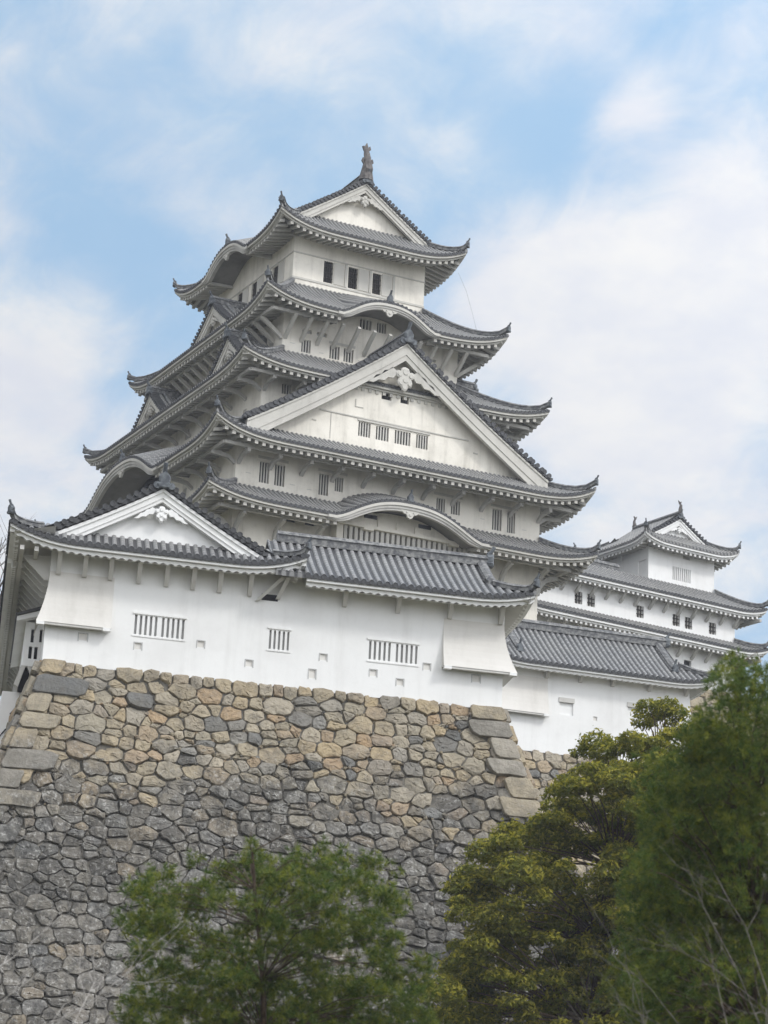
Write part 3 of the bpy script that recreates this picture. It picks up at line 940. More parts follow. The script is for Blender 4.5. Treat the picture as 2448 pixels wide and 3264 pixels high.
# left-face gables: one on the fourth roof, two on the third (small dormers)
for c, dz in ((-.2, 0),):
    gable(keep, shift(KL, -c), 7.75, 4.9, 3.15, 23.75, 21.55, k=.2, bw=.55, wall_d=.6, rt=.42, orn=.7, pend=.6)
for c in (-6.65, 6.65):
    gable(keep, shift(KL, -c), 9.15, 6.3, 3.15, 19.05, 16.65, k=.2, bw=.55, wall_d=.6, rt=.42, orn=.7, pend=.6)
for c in (-6.65, 6.65):
    gable(keep, shift(side(0, 0, 'right'), c), 9.15, 6.3, 3.15, 19.05, 16.65, k=.2, bw=.55, wall_d=.6, rt=.42, orn=.7, pend=.6)
# lattice bay under the bow roof of the first storey
m = MB()
m.box(KF, -4.15, 5.05, W1[1] - .02, W1[1] + 1.1, 5.58, 5.78); m.box(KF, -4.15, -3.7, W1[1], W1[1] + .9, 3.0, 5.58); m.box(KF, 4.7, 5.05, W1[1], W1[1] + .9, 3.0, 5.58)
m.box(KF, -2.4, -1.7, W1[1], W1[1] + 1.12, 5.45, 5.6); m.box(KF, 3.6, 4.3, W1[1], W1[1] + 1.12, 5.45, 5.6)
bay = m.build('lattice_bay', M['old'], keep)
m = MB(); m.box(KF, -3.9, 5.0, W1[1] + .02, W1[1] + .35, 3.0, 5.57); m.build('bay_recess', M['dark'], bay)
m = MB()
for i in range(23): m.box(KF, -3.62 + i * .365, -3.62 + i * .365 + .215, W1[1] + .62, W1[1] + .86, 3.0, 5.58)
m.build('lattice_bars', M['trim'], bay)
m = MB()   # tympanum under the bow
pts = [(-4.6, 5.78)] + [(-4.6 + 9.2 * i / 20, max(5.8, z1['front'][5](-4.6 + 9.2 * i / 20, 15.97) - .45)) for i in range(21)] + [(4.6, 5.78)]
m.strip([[KF(-4.6 + 9.2 * i / 20, W1[1] + .95, 5.78), KF(-4.6 + 9.2 * i / 20, W1[1] + .95, max(5.8, z1['front'][5](-4.6 + 9.2 * i / 20, 15.97) - .4))] for i in range(21)])
for s in (-1, 0, 1): m.box(KF, s * 1.3 - .12, s * 1.3 + .12, W1[1] + .95, W1[1] + 1.05, 5.78, 6.25)
m.build('bow_wall', M['old'], bay)
m = MB()
m.v
for s in (-1.9, 1.9):
    m = MB(); m.box(KF, s - .45, s + .45, W1[1] + .93, W1[1] + .965, 6.25, 6.5); m.build('vent', M['dark'], bay)
# loose cable hanging by the right corner
m = MB(); m.tube([(6.7, -8.3, 26.6), (7.2, -8.6, 25.3), (7.6, -8.9, 23.6), (7.9, -9.2, 22.0)], .007, 4); m.build('cable', M['iron'], keep)
# stone base of the keep
m = MB()
for i in range(6):
    pass
m.rings([[(-13.4 - q, -15.9 - q, z), (13.4 + q, -15.9 - q, z), (13.4 + q, 15.9 + q, z), (-13.4 - q, 15.9 + q, z)] for z, q in ((-17, 2.0), (-12, .2), (-7, -1.3), (-2.5, -2.4))])
m.build('stone_base', M['stone_r'], keep)

# ================================================================== front turret (long low building on the rampart)
G0 = Vector((-37.50743195, -58.92684461, -16.61759101)); GA = R(-12.2)
gate = thing('front_turret', 'long low white turret with gabled tile roof, standing on the big stone rampart', 'turret', G0, GA)
gate['_xf'] = 1
XF[gate.name] = lambda p: (p[0] + .095 * p[1], p[1], p[2])
GF = lambda s, d, z: (s, -d, z)          # s runs along the front wall from its left end
gw = [(3.4, 4.28, 1.39, 2.16, 4), (4.46, 5.34, 1.39, 2.16, 4), (8.7, 9.5, 1.39, 2.14, 4), (12.72, 13.6, 1.41, 2.15, 4), (13.82, 14.7, 1.41, 2.15, 4)]
loops = [(3.49, 1.05), (5.92, 1.39), (7.86, .84), (10.79, 1.40), (10.39, .73), (12.83, .99), (13.93, .73), (15.0, 1.47)]
lp = [(a - .02, a + .24, b - .24, b, 0) for a, b in loops]
lp[4] = (10.37, 10.62, .40, .74, 0)
lo2 = [(1.32, 1.62, .92, 1.18), (17.0, 17.3, .95, 1.22)]
wall(gate, GF, [(0, -.1), (18.25, -.1), (18.25, 4.45), (0, 4.45)], 0, h4(gw) + h4(lp) + lo2, 'wall', 'new', reveal=.16)
for x in gw: window(gate, GF, 0, x[:4], x[4], back='shut', bar='new', bw=.52, depth=.15, inset=.0)
for a, b in ((3.32, 5.42), (8.62, 9.58), (12.64, 14.78)):
    m = MB(XF[gate.name]); m.box(GF, a, b, .0, .05, 2.19, 2.27); m.build('window_lintel', M['new'], gate)
    m = MB(XF[gate.name]); m.box(GF, a, b, 0, .03, 1.3, 1.36); m.build('window_sill', M['new'], gate)
for x in lp + lo2:
    m = MB(XF[gate.name]); m.poly([GF(x[0] - .02, -.05, x[2] - .02), GF(x[1] + .02, -.05, x[2] - .02), GF(x[1] + .02, -.05, x[3] + .02), GF(x[0] - .02, -.05, x[3] + .02)])
    o = m.build('loophole', M['beige'], gate)
    m = MB(XF[gate.name])
    fr = .03
    m.box(GF, x[0] - .05, x[0] - .01, -.01, .012, x[2] - .04, x[3] + .04); m.box(GF, x[1] + .01, x[1] + .05, -.01, .012, x[2] - .04, x[3] + .04); m.box(GF, x[0] - .01, x[1] + .01, -.01, .012, x[3] + .005, x[3] + .04)
    m.build('loophole_frame', M['shut'], o)
# side and back walls
for a, b in (((0, 0), (0, 25)), ((18.25, 0), (18.25, 6)), ((18.25, 6), (9, 6)), ((0, 25), (9, 25)), ((9, 25), (9, 6))):
    m = MB(XF[gate.name]); m.poly([(a[0], a[1], -.1), (b[0], b[1], -.1), (b[0], b[1], 4.6), (a[0], a[1], 4.6)]); m.build('wall', M['new'], gate)


def drop_bay(root, xf, s0, s1, ztop, zb, out, flare_l, flare_r, mt='beige', beam='wood'):
    """flared stone-dropping bay with a beam along its lip"""
    m = MB(xf); n = 8
    prof = [(out * ((i / n) ** 1.9), ztop + (zb - ztop) * i / n) for i in range(n + 1)]
    fl = lambda o: s0 - (o * .9 if flare_l else 0); fr = lambda o: s1 + (o * 1.1 if flare_r else 0)
    m.strip([[GF(fl(o) + (fr(o) - fl(o)) * j / 6, o + .004, z) for j in range(7)] for o, z in prof])
    if flare_l:
        m.strip([[(fl(o), -o - .004, z), (fl(o), 2.2, z)] for o, z in prof])
    else:
        m.strip([[GF(s0, 0, z), GF(s0, o + .004, z)] for o, z in prof])
    if flare_r:
        m.strip([[(fr(o), -o - .004, z), (fr(o), 2.2, z)] for o, z in prof])
    else:
        m.strip([[GF(s1, 0, z), GF(s1, o + .004, z)] for o, z in prof])
    b = m.build('drop_bay', M[mt], root, smooth=False)
    mb = MB(xf)
    mb.box(GF, fl(out) + .12, fr(out) - .12, out - .16, out - .02, zb - .09, zb + .01)
    mb.build('lip_beam', M[beam], b)
    for s in (fl(out) + .02, fr(out) - .32):
        mb = MB(xf); mb.box(GF, s, s + .3, out - .2, out + .02, zb - .12, zb + .0); mb.build('beam_end', M['new'], b)


drop_bay(gate, XF[gate.name], 0.0, 2.5, 3.5, 1.4, .42, True, False)
drop_bay(gate, XF[gate.name], 15.72, 18.25, 3.4, 1.38, .46, False, True)

# left section: hip-and-gable roof with the gable to the front
LX = 4.1
ez = 4.38
gzf = {}
m = MB(XF[gate.name])
cxL, hw, dF, dB = LX, 5.8, 1.32, 26.0    # centre, half width, front overhang, back end
T = lambda s, d, z: (cxL + s, -d, z)
gy_, gxx, zpk = .35, 4.55, 7.25
zfl = lambda d: ez + (zpk - ez) * (lambda v: .85 * v + .15 * v * v)((hw - d) / hw)
zfr = mk_zf(ez, dF, gy_, zfl(gxx), .15, hw, .62, 3.2, 2.6)
roof_side(m, T, -hw, hw, dF, lambda s: gy_ - .5 if abs(s) <= gxx else dF + (gy_ - dF) * (hw - abs(s)) / (hw - gxx), zfr, .32, .095, 6)
discs(m, T, -hw + .1, hw - .1, dF, zfr, .32, .108)
TL = lambda s, d, z: (cxL - d, -s, z)    # left slope: s>0 towards the front
TR = lambda s, d, z: (cxL + d, -s, z)
zfL = lambda s, d: mk_zf(ez, hw, 0, zpk, .15, dF, .62, 3.2, 2.6)(max(s, -2) if s > 0 else 0, d) if s > -1.9 else ez + (zpk - ez) * (lambda v: .85 * v + .15 * v * v)((hw - d) / hw)
dl = lambda s: 0.0 if s <= gy_ else hw + (gxx - hw) * (dF - s) / (dF - gy_)
roof_side(m, TL, -dB, dF, hw, dl, zfL, .32, .095, 12)
roof_side(m, TR, -dB, dF, hw, dl, zfL, .32, .095, 12)
discs(m, TL, -dB + .1, dF - .1, hw, zfL, .32, .108, 8)
rfL = m.build('roof', M['tile2'], gate)
ekw = dict(wave=.07, rafters=False, mt='new', soff='wood', hb=.10)
eave(gate, rfL, T, -hw + .03, hw - .03, dF, 0, zfr, hw, **ekw)
eave(gate, rfL, TL, -dB, dF - .03, hw, cxL, zfL, 99, **ekw)
eave(gate, rfL, TR, -dB, dF - .03, hw, cxL + .9, zfL, 99, **ekw)
hip(gate, rfL, T, 0, 0, -1, dF, hw, gy_, gxx, zfr, .24, .24, .5); hip(gate, rfL, T, 0, 0, 1, dF, hw, gy_, gxx, zfr, .24, .24, .45)
gable(gate, T, .62, -1.2, 4.15, 7.18, 4.88, k=.12, bw=.37, wall_d=.55, pitch=.34, capr=.115, mt='tile2', pl='new', rt=.42, orn=.72, pend=.62, base=4.55, ridge_to=-25)
# struts under the front eave
for s in (.32, 1.32, 2.32, 3.42, 4.5, 5.55, 6.6, 7.8, 11.62, 13.8, 15.94, 18.06):
    m = MB(XF[gate.name]); h = .085
    m.hexa([GF(s - h, 0, 3.38), GF(s + h, 0, 3.38), GF(s + h, .16, 3.38), GF(s - h, .16, 3.38)], [GF(s - h, -.02, 4.2), GF(s + h, -.02, 4.2), GF(s + h, .95, 4.2), GF(s - h, .95, 4.2)])
    m.build('bracket', M['wood'], gate)
# struts and purlins under the left eave
for i in range(25):
    y = .35 + i * .95
    m = MB(XF[gate.name]); h = .075
    m.hexa([(-.02, y - h, 3.2), (-.02, y + h, 3.2), (-.18, y + h, 3.2), (-.18, y - h, 3.2)], [(0, y - h, 4.15), (0, y + h, 4.15), (-1.15, y + h, 4.1), (-1.15, y - h, 4.1)])
    m.build('bracket', M['wood'], gate)
m = MB(XF[gate.name])
for x in (-1.15, -.6): m.hexa([(x - .08, -1, 3.95), (x + .08, -1, 3.95), (x + .08, 25, 3.95), (x - .08, 25, 3.95)], [(x - .08, -1, 4.12), (x + .08, -1, 4.12), (x + .08, 25, 4.12), (x - .08, 25, 4.12)])
m.build('purlin', M['wood'], gate)
# triangular strut where the two roofs meet
m = MB(XF[gate.name])
m.hexa([GF(8.05, .0, 3.25), GF(8.2, .0, 3.25), GF(8.2, .14, 3.22), GF(8.05, .14, 3.22)], [GF(8.95, .5, 4.12), GF(9.15, .5, 4.12), GF(9.15, .7, 4.12), GF(8.95, .7, 4.12)])
m.hexa([GF(8.85, 0, 3.38), GF(9.02, 0, 3.38), GF(9.02, .16, 3.38), GF(8.85, .16, 3.38)], [GF(9.15, 0, 4.1), GF(9.32, 0, 4.1), GF(9.32, .8, 4.1), GF(9.15, .8, 4.1)])
m.build('bracket', M['wood'], gate)
m = MB(XF[gate.name]); m.box(GF, 8.3, 8.95, -.01, .02, 3.3, 3.55); m.build('vent', M['dark'], gate)

# right section: ridge along the front, hipped gable at the right end
x0R, x1R, ridy = 8.6, 19.25, 2.5
ezR, zR = 4.16, 6.45
zfRf = mk_zf(ezR, 1.32, -ridy, zR, .12, 5.0, 0, 3, 3)
CR = 14.25
TRf = lambda s, d, z: (CR + s, -d, z)
hR = 5.0


def zfR(s, d):
    b = zfRf(0, d)
    t = 1 - (hR - s) / 3.0
    if t > 0: b += .40 * min(t, 1) ** 2.6 * max(0, 1 - (1.32 - d) / 2.0)
    return b


hipx, hipd = 3.55, -.15
dRf = lambda s: -ridy if s <= hipx else 1.32 + (hipd - 1.32) * (hR - s) / (hR - hipx)
m = MB(XF[gate.name])
roof_side(m, TRf, -5.6, hR, 1.32, dRf, zfR, .32, .095, 10)
discs(m, TRf, -4.4, hR - .1, 1.32, zfR, .32, .108)
TRr = lambda s, d, z: (CR + d, s, z)
zfRr = lambda s, d: ezR + (hR - d) * .62 + (.40 * max(0, 1 - (s + 1.32) / 3.0) ** 2.6 * max(0, 1 - (hR - d) / 2.0) if s < 2 else 0)
roof_side(m, TRr, -1.32, 6.3, hR, lambda s: max(hipx - .4, hR - (s + 1.32) * (hR - hipx) / (1.32 - hipd)), zfRr, .32, .095, 5)
TRb = lambda s, d, z: (CR - s, 2 * ridy + d, z)
roof_side(m, TRb, -hipx, 5.6, 1.32, lambda s: -ridy, lambda s, d: zfRf(0, d), .32, .095, 4)
rfR = m.build('roof', M['tile2'], gate)
eave(gate, rfR, TRf, -4.35, hR - .03, 1.32, 0, zfR, hR, **ekw)
eave(gate, rfR, TRr, -1.29, 6.3, hR, 4.0, zfRr, 99, **ekw)
hip(gate, rfR, TRf, 0, 0, 1, 1.32, hR, hipd, hipx, zfR, .26, .26, .5)
m = MB(XF[gate.name])
m.ridge([TRf(-5.2 + (hipx + 5.35) * i / 8, -ridy, zR - .02) for i in range(9)], .34, .48)
m.ridge([TRf(hipx - .1, d, zfR(hipx - .1, d)) for d in (-ridy + .1, -1.6, -.9, hipd)], .3, .32)
m.build('ridge', M['ridge'], rfR)
m = MB(XF[gate.name]); demon(m, lambda s, d, z: TRf(hipx + .2 + d, -ridy + s, z), 0, .1, zR + .0, .8); m.build('ridge_ornament', M['orn'], rfR)
m = MB(XF[gate.name]); m.poly([(CR + hipx - .1, 0.2, 4.9), (CR + hipx - .1, 4.8, 4.9), (CR + hipx - .1, ridy, zR + .1)]); m.build('gable', M['new'], gate)
# low wing on the left: small roof, barred windows, wall going down the slope
wf = lambda s, d, z: (s - .38, 4 - d, z)     # its front face, seen past the corner
hol = [(-.06, .06, 1.58, 2.14), (.28, .44, 1.62, 2.14), (-.1, .03, .92, 1.42), (.12, .25, .92, 1.42)]
wall(gate, wf, [(-.3, .62), (.62, .62), (.62, 2.4), (-.3, 2.4)], 0, hol, 'wall', 'new')
for x in hol: window(gate, wf, 0, x, 0)
m = MB(XF[gate.name])
m.poly([(-.68, 4, .62), (-.68, 24, .62), (-.68, 24, 2.4), (-.68, 4, 2.4)])
m.build('wall', M['new'], gate)
m = MB(XF[gate.name])
m.hexa([(-1.06, 3.5, 2.28), (.0, 3.5, 2.62), (.0, 12, 2.62), (-1.06, 12, 2.28)], [(-1.06, 3.5, 2.46), (.0, 3.5, 2.84), (.0, 12, 2.84), (-1.06, 12, 2.46)])
w_roof = m.build('wing_roof', M['new'], gate)
m = MB(XF[gate.name])
m.hexa([(-1.12, 3.42, 2.47), (.0, 3.42, 2.87), (.0, 12, 2.87), (-1.12, 12, 2.47)], [(-1.12, 3.42, 2.56), (.0, 3.42, 3.0), (.0, 12, 3.0), (-1.12, 12, 2.56)])
m.build('wing_tiles', M['tile2'], w_roof)
m = MB(XF[gate.name])
m.hexa([(-.95, 4.02, -.15), (-.78, 4.02, -.25), (-.78, 6, -.25), (-.95, 6, -.15)], [(-.72, 4.02, .62), (-.55, 4.02, .62), (-.55, 6, .62), (-.72, 6, .62)])
m.hexa([(-.28, 4.02, .2), (-.14, 4.02, .15), (-.14, 6, .15), (-.28, 6, .2)], [(-.5, 4.02, .62), (-.36, 4.02, .62), (-.36, 6, .62), (-.5, 6, .62)])
m.build('drop_bay', M['wood'], gate)
m = MB(XF[gate.name]); m.poly([(-.75, 4.3, -.4), (-.2, 4.3, -.4), (-.2, 4.3, .62), (-.75, 4.3, .62)]); m.build('vent', M['dark'], gate)

# plaster parapet dropping to the left behind the rampart corner
para = thing('plaster_wall', 'plain white plaster parapet with slanted slits, left of the rampart corner', 'wall', G0, GA)
PX = lambda p: (p[0] + .095 * p[1], p[1], p[2])
m = MB(PX)
m.hexa([(-1.6, 4.6, -7), (-.2, 4.6, -7), (-.2, 14, -7), (-1.9, 14, -7)], [(-1.35, 4.6, -.35), (-.2, 4.6, -.35), (-.2, 14, -.35), (-1.6, 14, -.35)])
pw_ = m.build('wall', M['new'], para)
for (x, z) in ((-.95, -.9), (-1.3, -1.85)):
    m = MB(PX); m.hexa([(x - .05, 4.57, z - .35), (x, 4.57, z - .35), (x, 4.62, z - .35), (x - .05, 4.62, z - .35)], [(x + .19, 4.57, z), (x + .25, 4.57, z), (x + .25, 4.62, z), (x + .19, 4.62, z)])
    m.build('slit', M['dark'], para)

# ================================================================== rampart stones
def power_cells(pts, reach):
    """power diagram cells of weighted 2-D points (x, y, w)"""
    gs = reach
    grid = {}
    for i, p in enumerate(pts): grid.setdefault((int(p[0] // gs), int(p[1] // gs)), []).append(i)
    cells = []
    for i, p in enumerate(pts):
        c = [(p[0] - reach, p[1] - reach), (p[0] + reach, p[1] - reach), (p[0] + reach, p[1] + reach), (p[0] - reach, p[1] + reach)]
        gx_, gy__ = int(p[0] // gs), int(p[1] // gs)
        nb = []
        for a in (-1, 0, 1):
            for b in (-1, 0, 1): nb += grid.get((gx_ + a, gy__ + b), [])
        nb.sort(key=lambda j: (pts[j][0] - p[0]) ** 2 + (pts[j][1] - p[1]) ** 2)
        for j in nb:
            if j == i: continue
            q = pts[j]
            dx, dy = q[0] - p[0], q[1] - p[1]
            if dx * dx + dy * dy > (2 * reach) ** 2: break
            cc = (q[0] ** 2 + q[1] ** 2 - q[2] - p[0] ** 2 - p[1] ** 2 + p[2]) / 2
            c = clip(c, dx, dy, cc)
            if len(c) < 3: break
        cells.append(c)
    return cells


def stone(m, P, poly, rng, gap=.012, bulge=.055, back=.35, proud=0.0, rough=1.0):
    """one squared rubble block: polygon in wall coordinates -> chunky faceted boss"""
    cx_ = sum(p[0] for p in poly) / len(poly); cy_ = sum(p[1] for p in poly) / len(poly)
    sz = math.sqrt(abs(sum(poly[i][0] * poly[(i + 1) % len(poly)][1] - poly[(i + 1) % len(poly)][0] * poly[i][1] for i in range(len(poly)))) / 2)
    if sz < .08: return
    # cut the corners
    q = []
    n = len(poly)
    for i in range(n):
        a, b = poly[i], poly[(i + 1) % n]
        L = math.hypot(b[0] - a[0], b[1] - a[1])
        if L < .05: q.append(((a[0] + b[0]) / 2, (a[1] + b[1]) / 2)); continue
        t0 = rng.uniform(.06, .22); t1 = 1 - rng.uniform(.06, .22)
        q.append((a[0] + (b[0] - a[0]) * t0, a[1] + (b[1] - a[1]) * t0))
        if L > .45 and rough:
            tm = rng.uniform(.4, .6); o = rng.uniform(-.035, .02)
            nx, ny = (b[1] - a[1]) / L, -(b[0] - a[0]) / L
            q.append((a[0] + (b[0] - a[0]) * tm + nx * o, a[1] + (b[1] - a[1]) * tm + ny * o))
        q.append((a[0] + (b[0] - a[0]) * t1, a[1] + (b[1] - a[1]) * t1))
    jt = min(.04, sz * .05) * rough
    q = [(a + rng.uniform(-jt, jt), b + rng.uniform(-jt, jt)) for a, b in q]
    g = gap * rng.uniform(.7, 2.0)
    k0 = max(.5, 1 - g * 2.2 / sz); k1 = max(.4, k0 - .045 - .02 / sz); k2 = k1 * rng.uniform(.5, .8)
    tx, ty = rng.gauss(0, .11) * rough, rng.gauss(.03, .11) * rough
    off = rng.uniform(-.08, .06) * rough + proud
    bl = bulge * rng.uniform(.5, 1.5)

    def ring(k, o, j=0.0):
        return [P(cx_ + (p[0] - cx_) * k + rng.uniform(-j, j), cy_ + (p[1] - cy_) * k + rng.uniform(-j, j), o + tx * (p[0] - cx_) * k + ty * (p[1] - cy_) * k + rng.uniform(-j, j)) for p in q]
    m.rings([ring(k0 * .97, off - back), ring(k0, off - .06 - .02), ring((k0 + k1) / 2 + .01, off + .02 + bl * .2, .008 * rough), ring(k1, off + .02 + bl * .6, .016 * rough), ring(k2, off + .02 + bl, .028 * rough), ring(k2 * .5, off + .03 + bl, .03 * rough)])


def rampart(name, label, loc, rot, L, H, bfun, seed, cell=(.71, .51), corner_l=True, corner_r=True, mt='stone', ret=0.0):
    root = thing(name, label, 'stone wall', loc, rot, 'dry stone ramparts')
    rng = random.Random(seed)

    def face(xf, Lx, cl, cr, nm, seed2):
        rng2 = random.Random(seed2)
        P = lambda u, w_, o: xf(u, -bfun(w_) - o * .96, -w_ + .0 + o * .2)
        m = MB()
        pts = []
        bm = bfun(H)
        AS = 1.45                                   # courses: the diagram is drawn in stretched space
        y = .30
        row = 0
        while y < H + .6:
            hgt = cell[1] * rng2.uniform(.78, 1.25)
            x = -bm - 1 + rng2.uniform(0, 1)
            while x < Lx + bm + 1:
                wd_ = cell[0] * rng2.choice((.55, .7, .85, .95, 1.1, 1.3, 1.55))
                big = rng2.random() < .10 and row > 0
                jy = 0 if row == 0 else rng2.uniform(-.13, .13) + .10 * math.sin(x * .9 + row)
                wt = (wd_ * .40) ** 2 + rng2.uniform(-.04, .04) + (.12 if big else 0)
                if rng2.random() < .16 and row:
                    pts.append((x + wd_ / 2, (y + jy - hgt * .26) * AS, wt * .5)); pts.append((x + wd_ / 2 + rng2.uniform(-.1, .1), (y + jy + hgt * .26) * AS, wt * .5))
                else:
                    pts.append((x + wd_ / 2, (y + jy) * AS, wt))
                if row and rng2.random() < .30: pts.append((x + rng2.uniform(-.06, .06), (y + rng2.choice((-.5, .5)) * hgt) * AS, rng2.uniform(-.10, -.03)))
                x += wd_
            y += hgt if row else .46
            row += 1
        cells = power_cells(pts, 1.9)
        for p, c in zip(pts, cells):
            if len(c) < 3: continue
            c = [(a, b / AS) for a, b in c]
            wc = p[1] / AS
            b0 = bfun(max(0, wc)); b1 = (bfun(max(0, wc) + .2) - b0) / .2
            c = clip(c, 0, -1, rng2.uniform(-.0, .05))                     # top edge
            if len(c) >= 3: c = clip(c, -1, -b1, b0 - b1 * wc)                  # left end: u >= -(b0+b1*(w-wc))
            if len(c) >= 3: c = clip(c, 1, -b1, Lx + b0 - b1 * wc)
            if len(c) < 3: continue
            stone(m, P, c, rng2)
            # chips wedged into the corners between the blocks
            for v in c:
                if rng2.random() < .16 and v[1] > .2:
                    rr = rng2.uniform(.05, .11); nk = rng2.choice((4, 5, 6)); a0 = rng2.uniform(0, 6)
                    stone(m, P, [(v[0] + rr * rng2.uniform(.7, 1.25) * math.cos(a0 + 2 * PI * i / nk), v[1] + rr * .8 * rng2.uniform(.7, 1.2) * math.sin(a0 + 2 * PI * i / nk)) for i in range(nk)], rng2, gap=.0, bulge=.04, back=.2, proud=-.02)
        # corner blocks, long and short by turns
        for on, sg, base in ((cl, -1, 0.0), (cr, 1, Lx)):
            if not on: continue
            w0 = 0.0; k = 0
            while w0 < H:
                hh = rng2.uniform(.68, .92); ln = rng2.uniform(1.5, 2.1) if k % 2 else rng2.uniform(.85, 1.15)
                if w0 == 0: hh, ln = .62, (1.45 if sg > 0 else .95)
                e0 = base + sg * bfun(w0); e1 = base + sg * bfun(w0 + hh)
                pl = [(e0, w0 + .01), (e0 - sg * ln, w0 + .01 + rng2.uniform(-.03, .06)), (e1 - sg * ln + rng2.uniform(-.1, .1), w0 + hh - .01), (e1, w0 + hh - .01)]
                if sg > 0: pl = pl[::-1]
                stone(m, P, pl, rng2, gap=.012, bulge=.03, back=.9, proud=.19, rough=.3)
                w0 += hh; k += 1
        st = m.build(nm, M[mt], root)
        mg = MB()
        ws = [H * i / 14 for i in range(15)]
        mg.strip([[xf(-bfun(w_) + .1 + (Lx + 2 * bfun(w_) - .2) * j / 6, -bfun(w_) + .085, -w_ - .02) for j in range(7)] for w_ in ws])
        mg.build('earth_core', M['gap'], st)
        return st
    face(lambda x, y, z: (x, y, z), L, corner_l, corner_r, 'stone_face', seed)
    if ret:
        face(lambda x, y, z: (y, ret - x, z), ret, False, True, 'stone_face', seed + 1)
        face(lambda x, y, z: (L - y, x, z), ret, True, False, 'stone_face', seed + 2)
        m = MB(); m.poly([(0.1, .1, -.12), (L - .1, .1, -.12), (L - .1, ret, -.12), (.1, ret, -.12)]); m.build('fill', M['gap'], root)
    return root


bf = lambda h: .26 * h + .0125 * h * h
rampart('stone_rampart', 'tall curved rampart of tan and grey boulders under the long white turret', G0, GA, 18.3, 16.5, bf, 5, ret=9.0)

# ================================================================== right-hand turret
B0 = Vector((-4.92825492, -38.30309104, -11.83363714)); BA = R(-7.5)
rb = thing('side_turret', 'small white single-storey turret with steep tile roof, right of the big rampart', 'turret', B0, BA)
BF = lambda s, d, z: (s, -d, z)
bx0, bx1 = -.9, 9.75
bh = [(2.39, 3.17, 1.5, 2.4), (6.26, 6.95, 1.4, 2.6), (4.31, 4.53, 1.4, 1.62)]
wall(rb, BF, [(bx0, -.6), (bx1 + .45, -.6), (bx1, 3.9), (bx0, 3.9)], 0, bh, 'wall', 'new', reveal=.14)
for x in bh[:2]:
    o = window(rb, BF, 0, x, 0, back='new', depth=.10)
    m = MB(); m.box(BF, x[0] - .05, x[1] + .05, -.06, .05, x[3] - .24, x[3]); m.build('window_lintel', M['wood'], o)
window(rb, BF, 0, bh[2], 0, back='beige', depth=.06)
for a, b in (((bx1, 0), (bx1, 4)), ((bx0, 0), (bx0, 4)), ((bx0, 4), (bx1, 4))):
    m = MB(); m.poly([(a[0] + (.45 if a[0] > 5 else 0), a[1], -.6), (b[0] + (.45 if b[0] > 5 else 0), b[1], -.6), (b[0], b[1], 3.95), (a[0], a[1], 3.95)]); m.build('wall', M['new'], rb)
drop_bay(rb, None, -.9, 1.7, 3.3, 1.34, .4, True, False)
for s in (1.6, 3.5, 5.32, 7.42, 9.56):
    m = MB(); h = .09
    m.hexa([BF(s - h, 0, 3.3), BF(s + h, 0, 3.3), BF(s + h, .14, 3.3), BF(s - h, .14, 3.3)], [BF(s - h, 0, 3.85), BF(s + h, 0, 3.85), BF(s + h, .7, 3.85), BF(s - h, .7, 3.85)])
    m.build('bracket', M['wood'], rb)
CB = (bx0 + bx1) / 2; hB = (bx1 - bx0) / 2 + 1.1; rdy = 2.0
ezB, zB = 3.86, 6.35
zb0 = mk_zf(ezB, 1.05, -rdy, zB, .12, hB, 0)
def zfB(s, d):
    b = zb0(0, d); t = 1 - (hB - abs(s)) / 2.6
    if t > 0: b += .42 * min(t, 1) ** 2.6 * max(0, 1 - (1.05 - d) / 1.8)
    return b
hbx, hbd = hB - 1.55, -.35
m = MB()
TB = lambda s, d, z: (CB + s, -d, z)
roof_side(m, TB, -hB, hB, 1.05, lambda s: -rdy if abs(s) <= hbx else 1.05 + (hbd - 1.05) * (hB - abs(s)) / (hB - hbx), zfB, .32, .09, 10)
discs(m, TB, -hB + .1, hB - .1, 1.05, zfB, .32, .1, 8)
TBb = lambda s, d, z: (CB - s, 2 * rdy + d, z)
roof_side(m, TBb, -hB, hB, 1.05, lambda s: -rdy if abs(s) <= hbx else 1.05 + (hbd - 1.05) * (hB - abs(s)) / (hB - hbx), zfB, .32, .09, 6)
for sg in (-1, 1):
    TE = lambda s, d, z, sg=sg: (CB + sg * d, rdy + s, z)
    he = rdy + 1.05
    zfe = lambda s, d: ezB + (hB - d) * .56 + .42 * max(0, 1 - (he - abs(s)) / 2.6) ** 2.6 * max(0, 1 - (hB - d) / 1.8)
    roof_side(m, TE, -he, he, hB, lambda s: max(hbx - .3, hB - (he - abs(s)) * (hB - hbx) / (1.05 - hbd)), zfe, .32, .09, 5)
rfB = m.build('roof', M['tile2'], rb)
ek2 = dict(wave=.045, rafters=False, mt='new', soff='wood', hb=.09)
eave(rb, rfB, TB, -hB + .03, hB - .03, 1.05, 0, zfB, hB, **ek2)
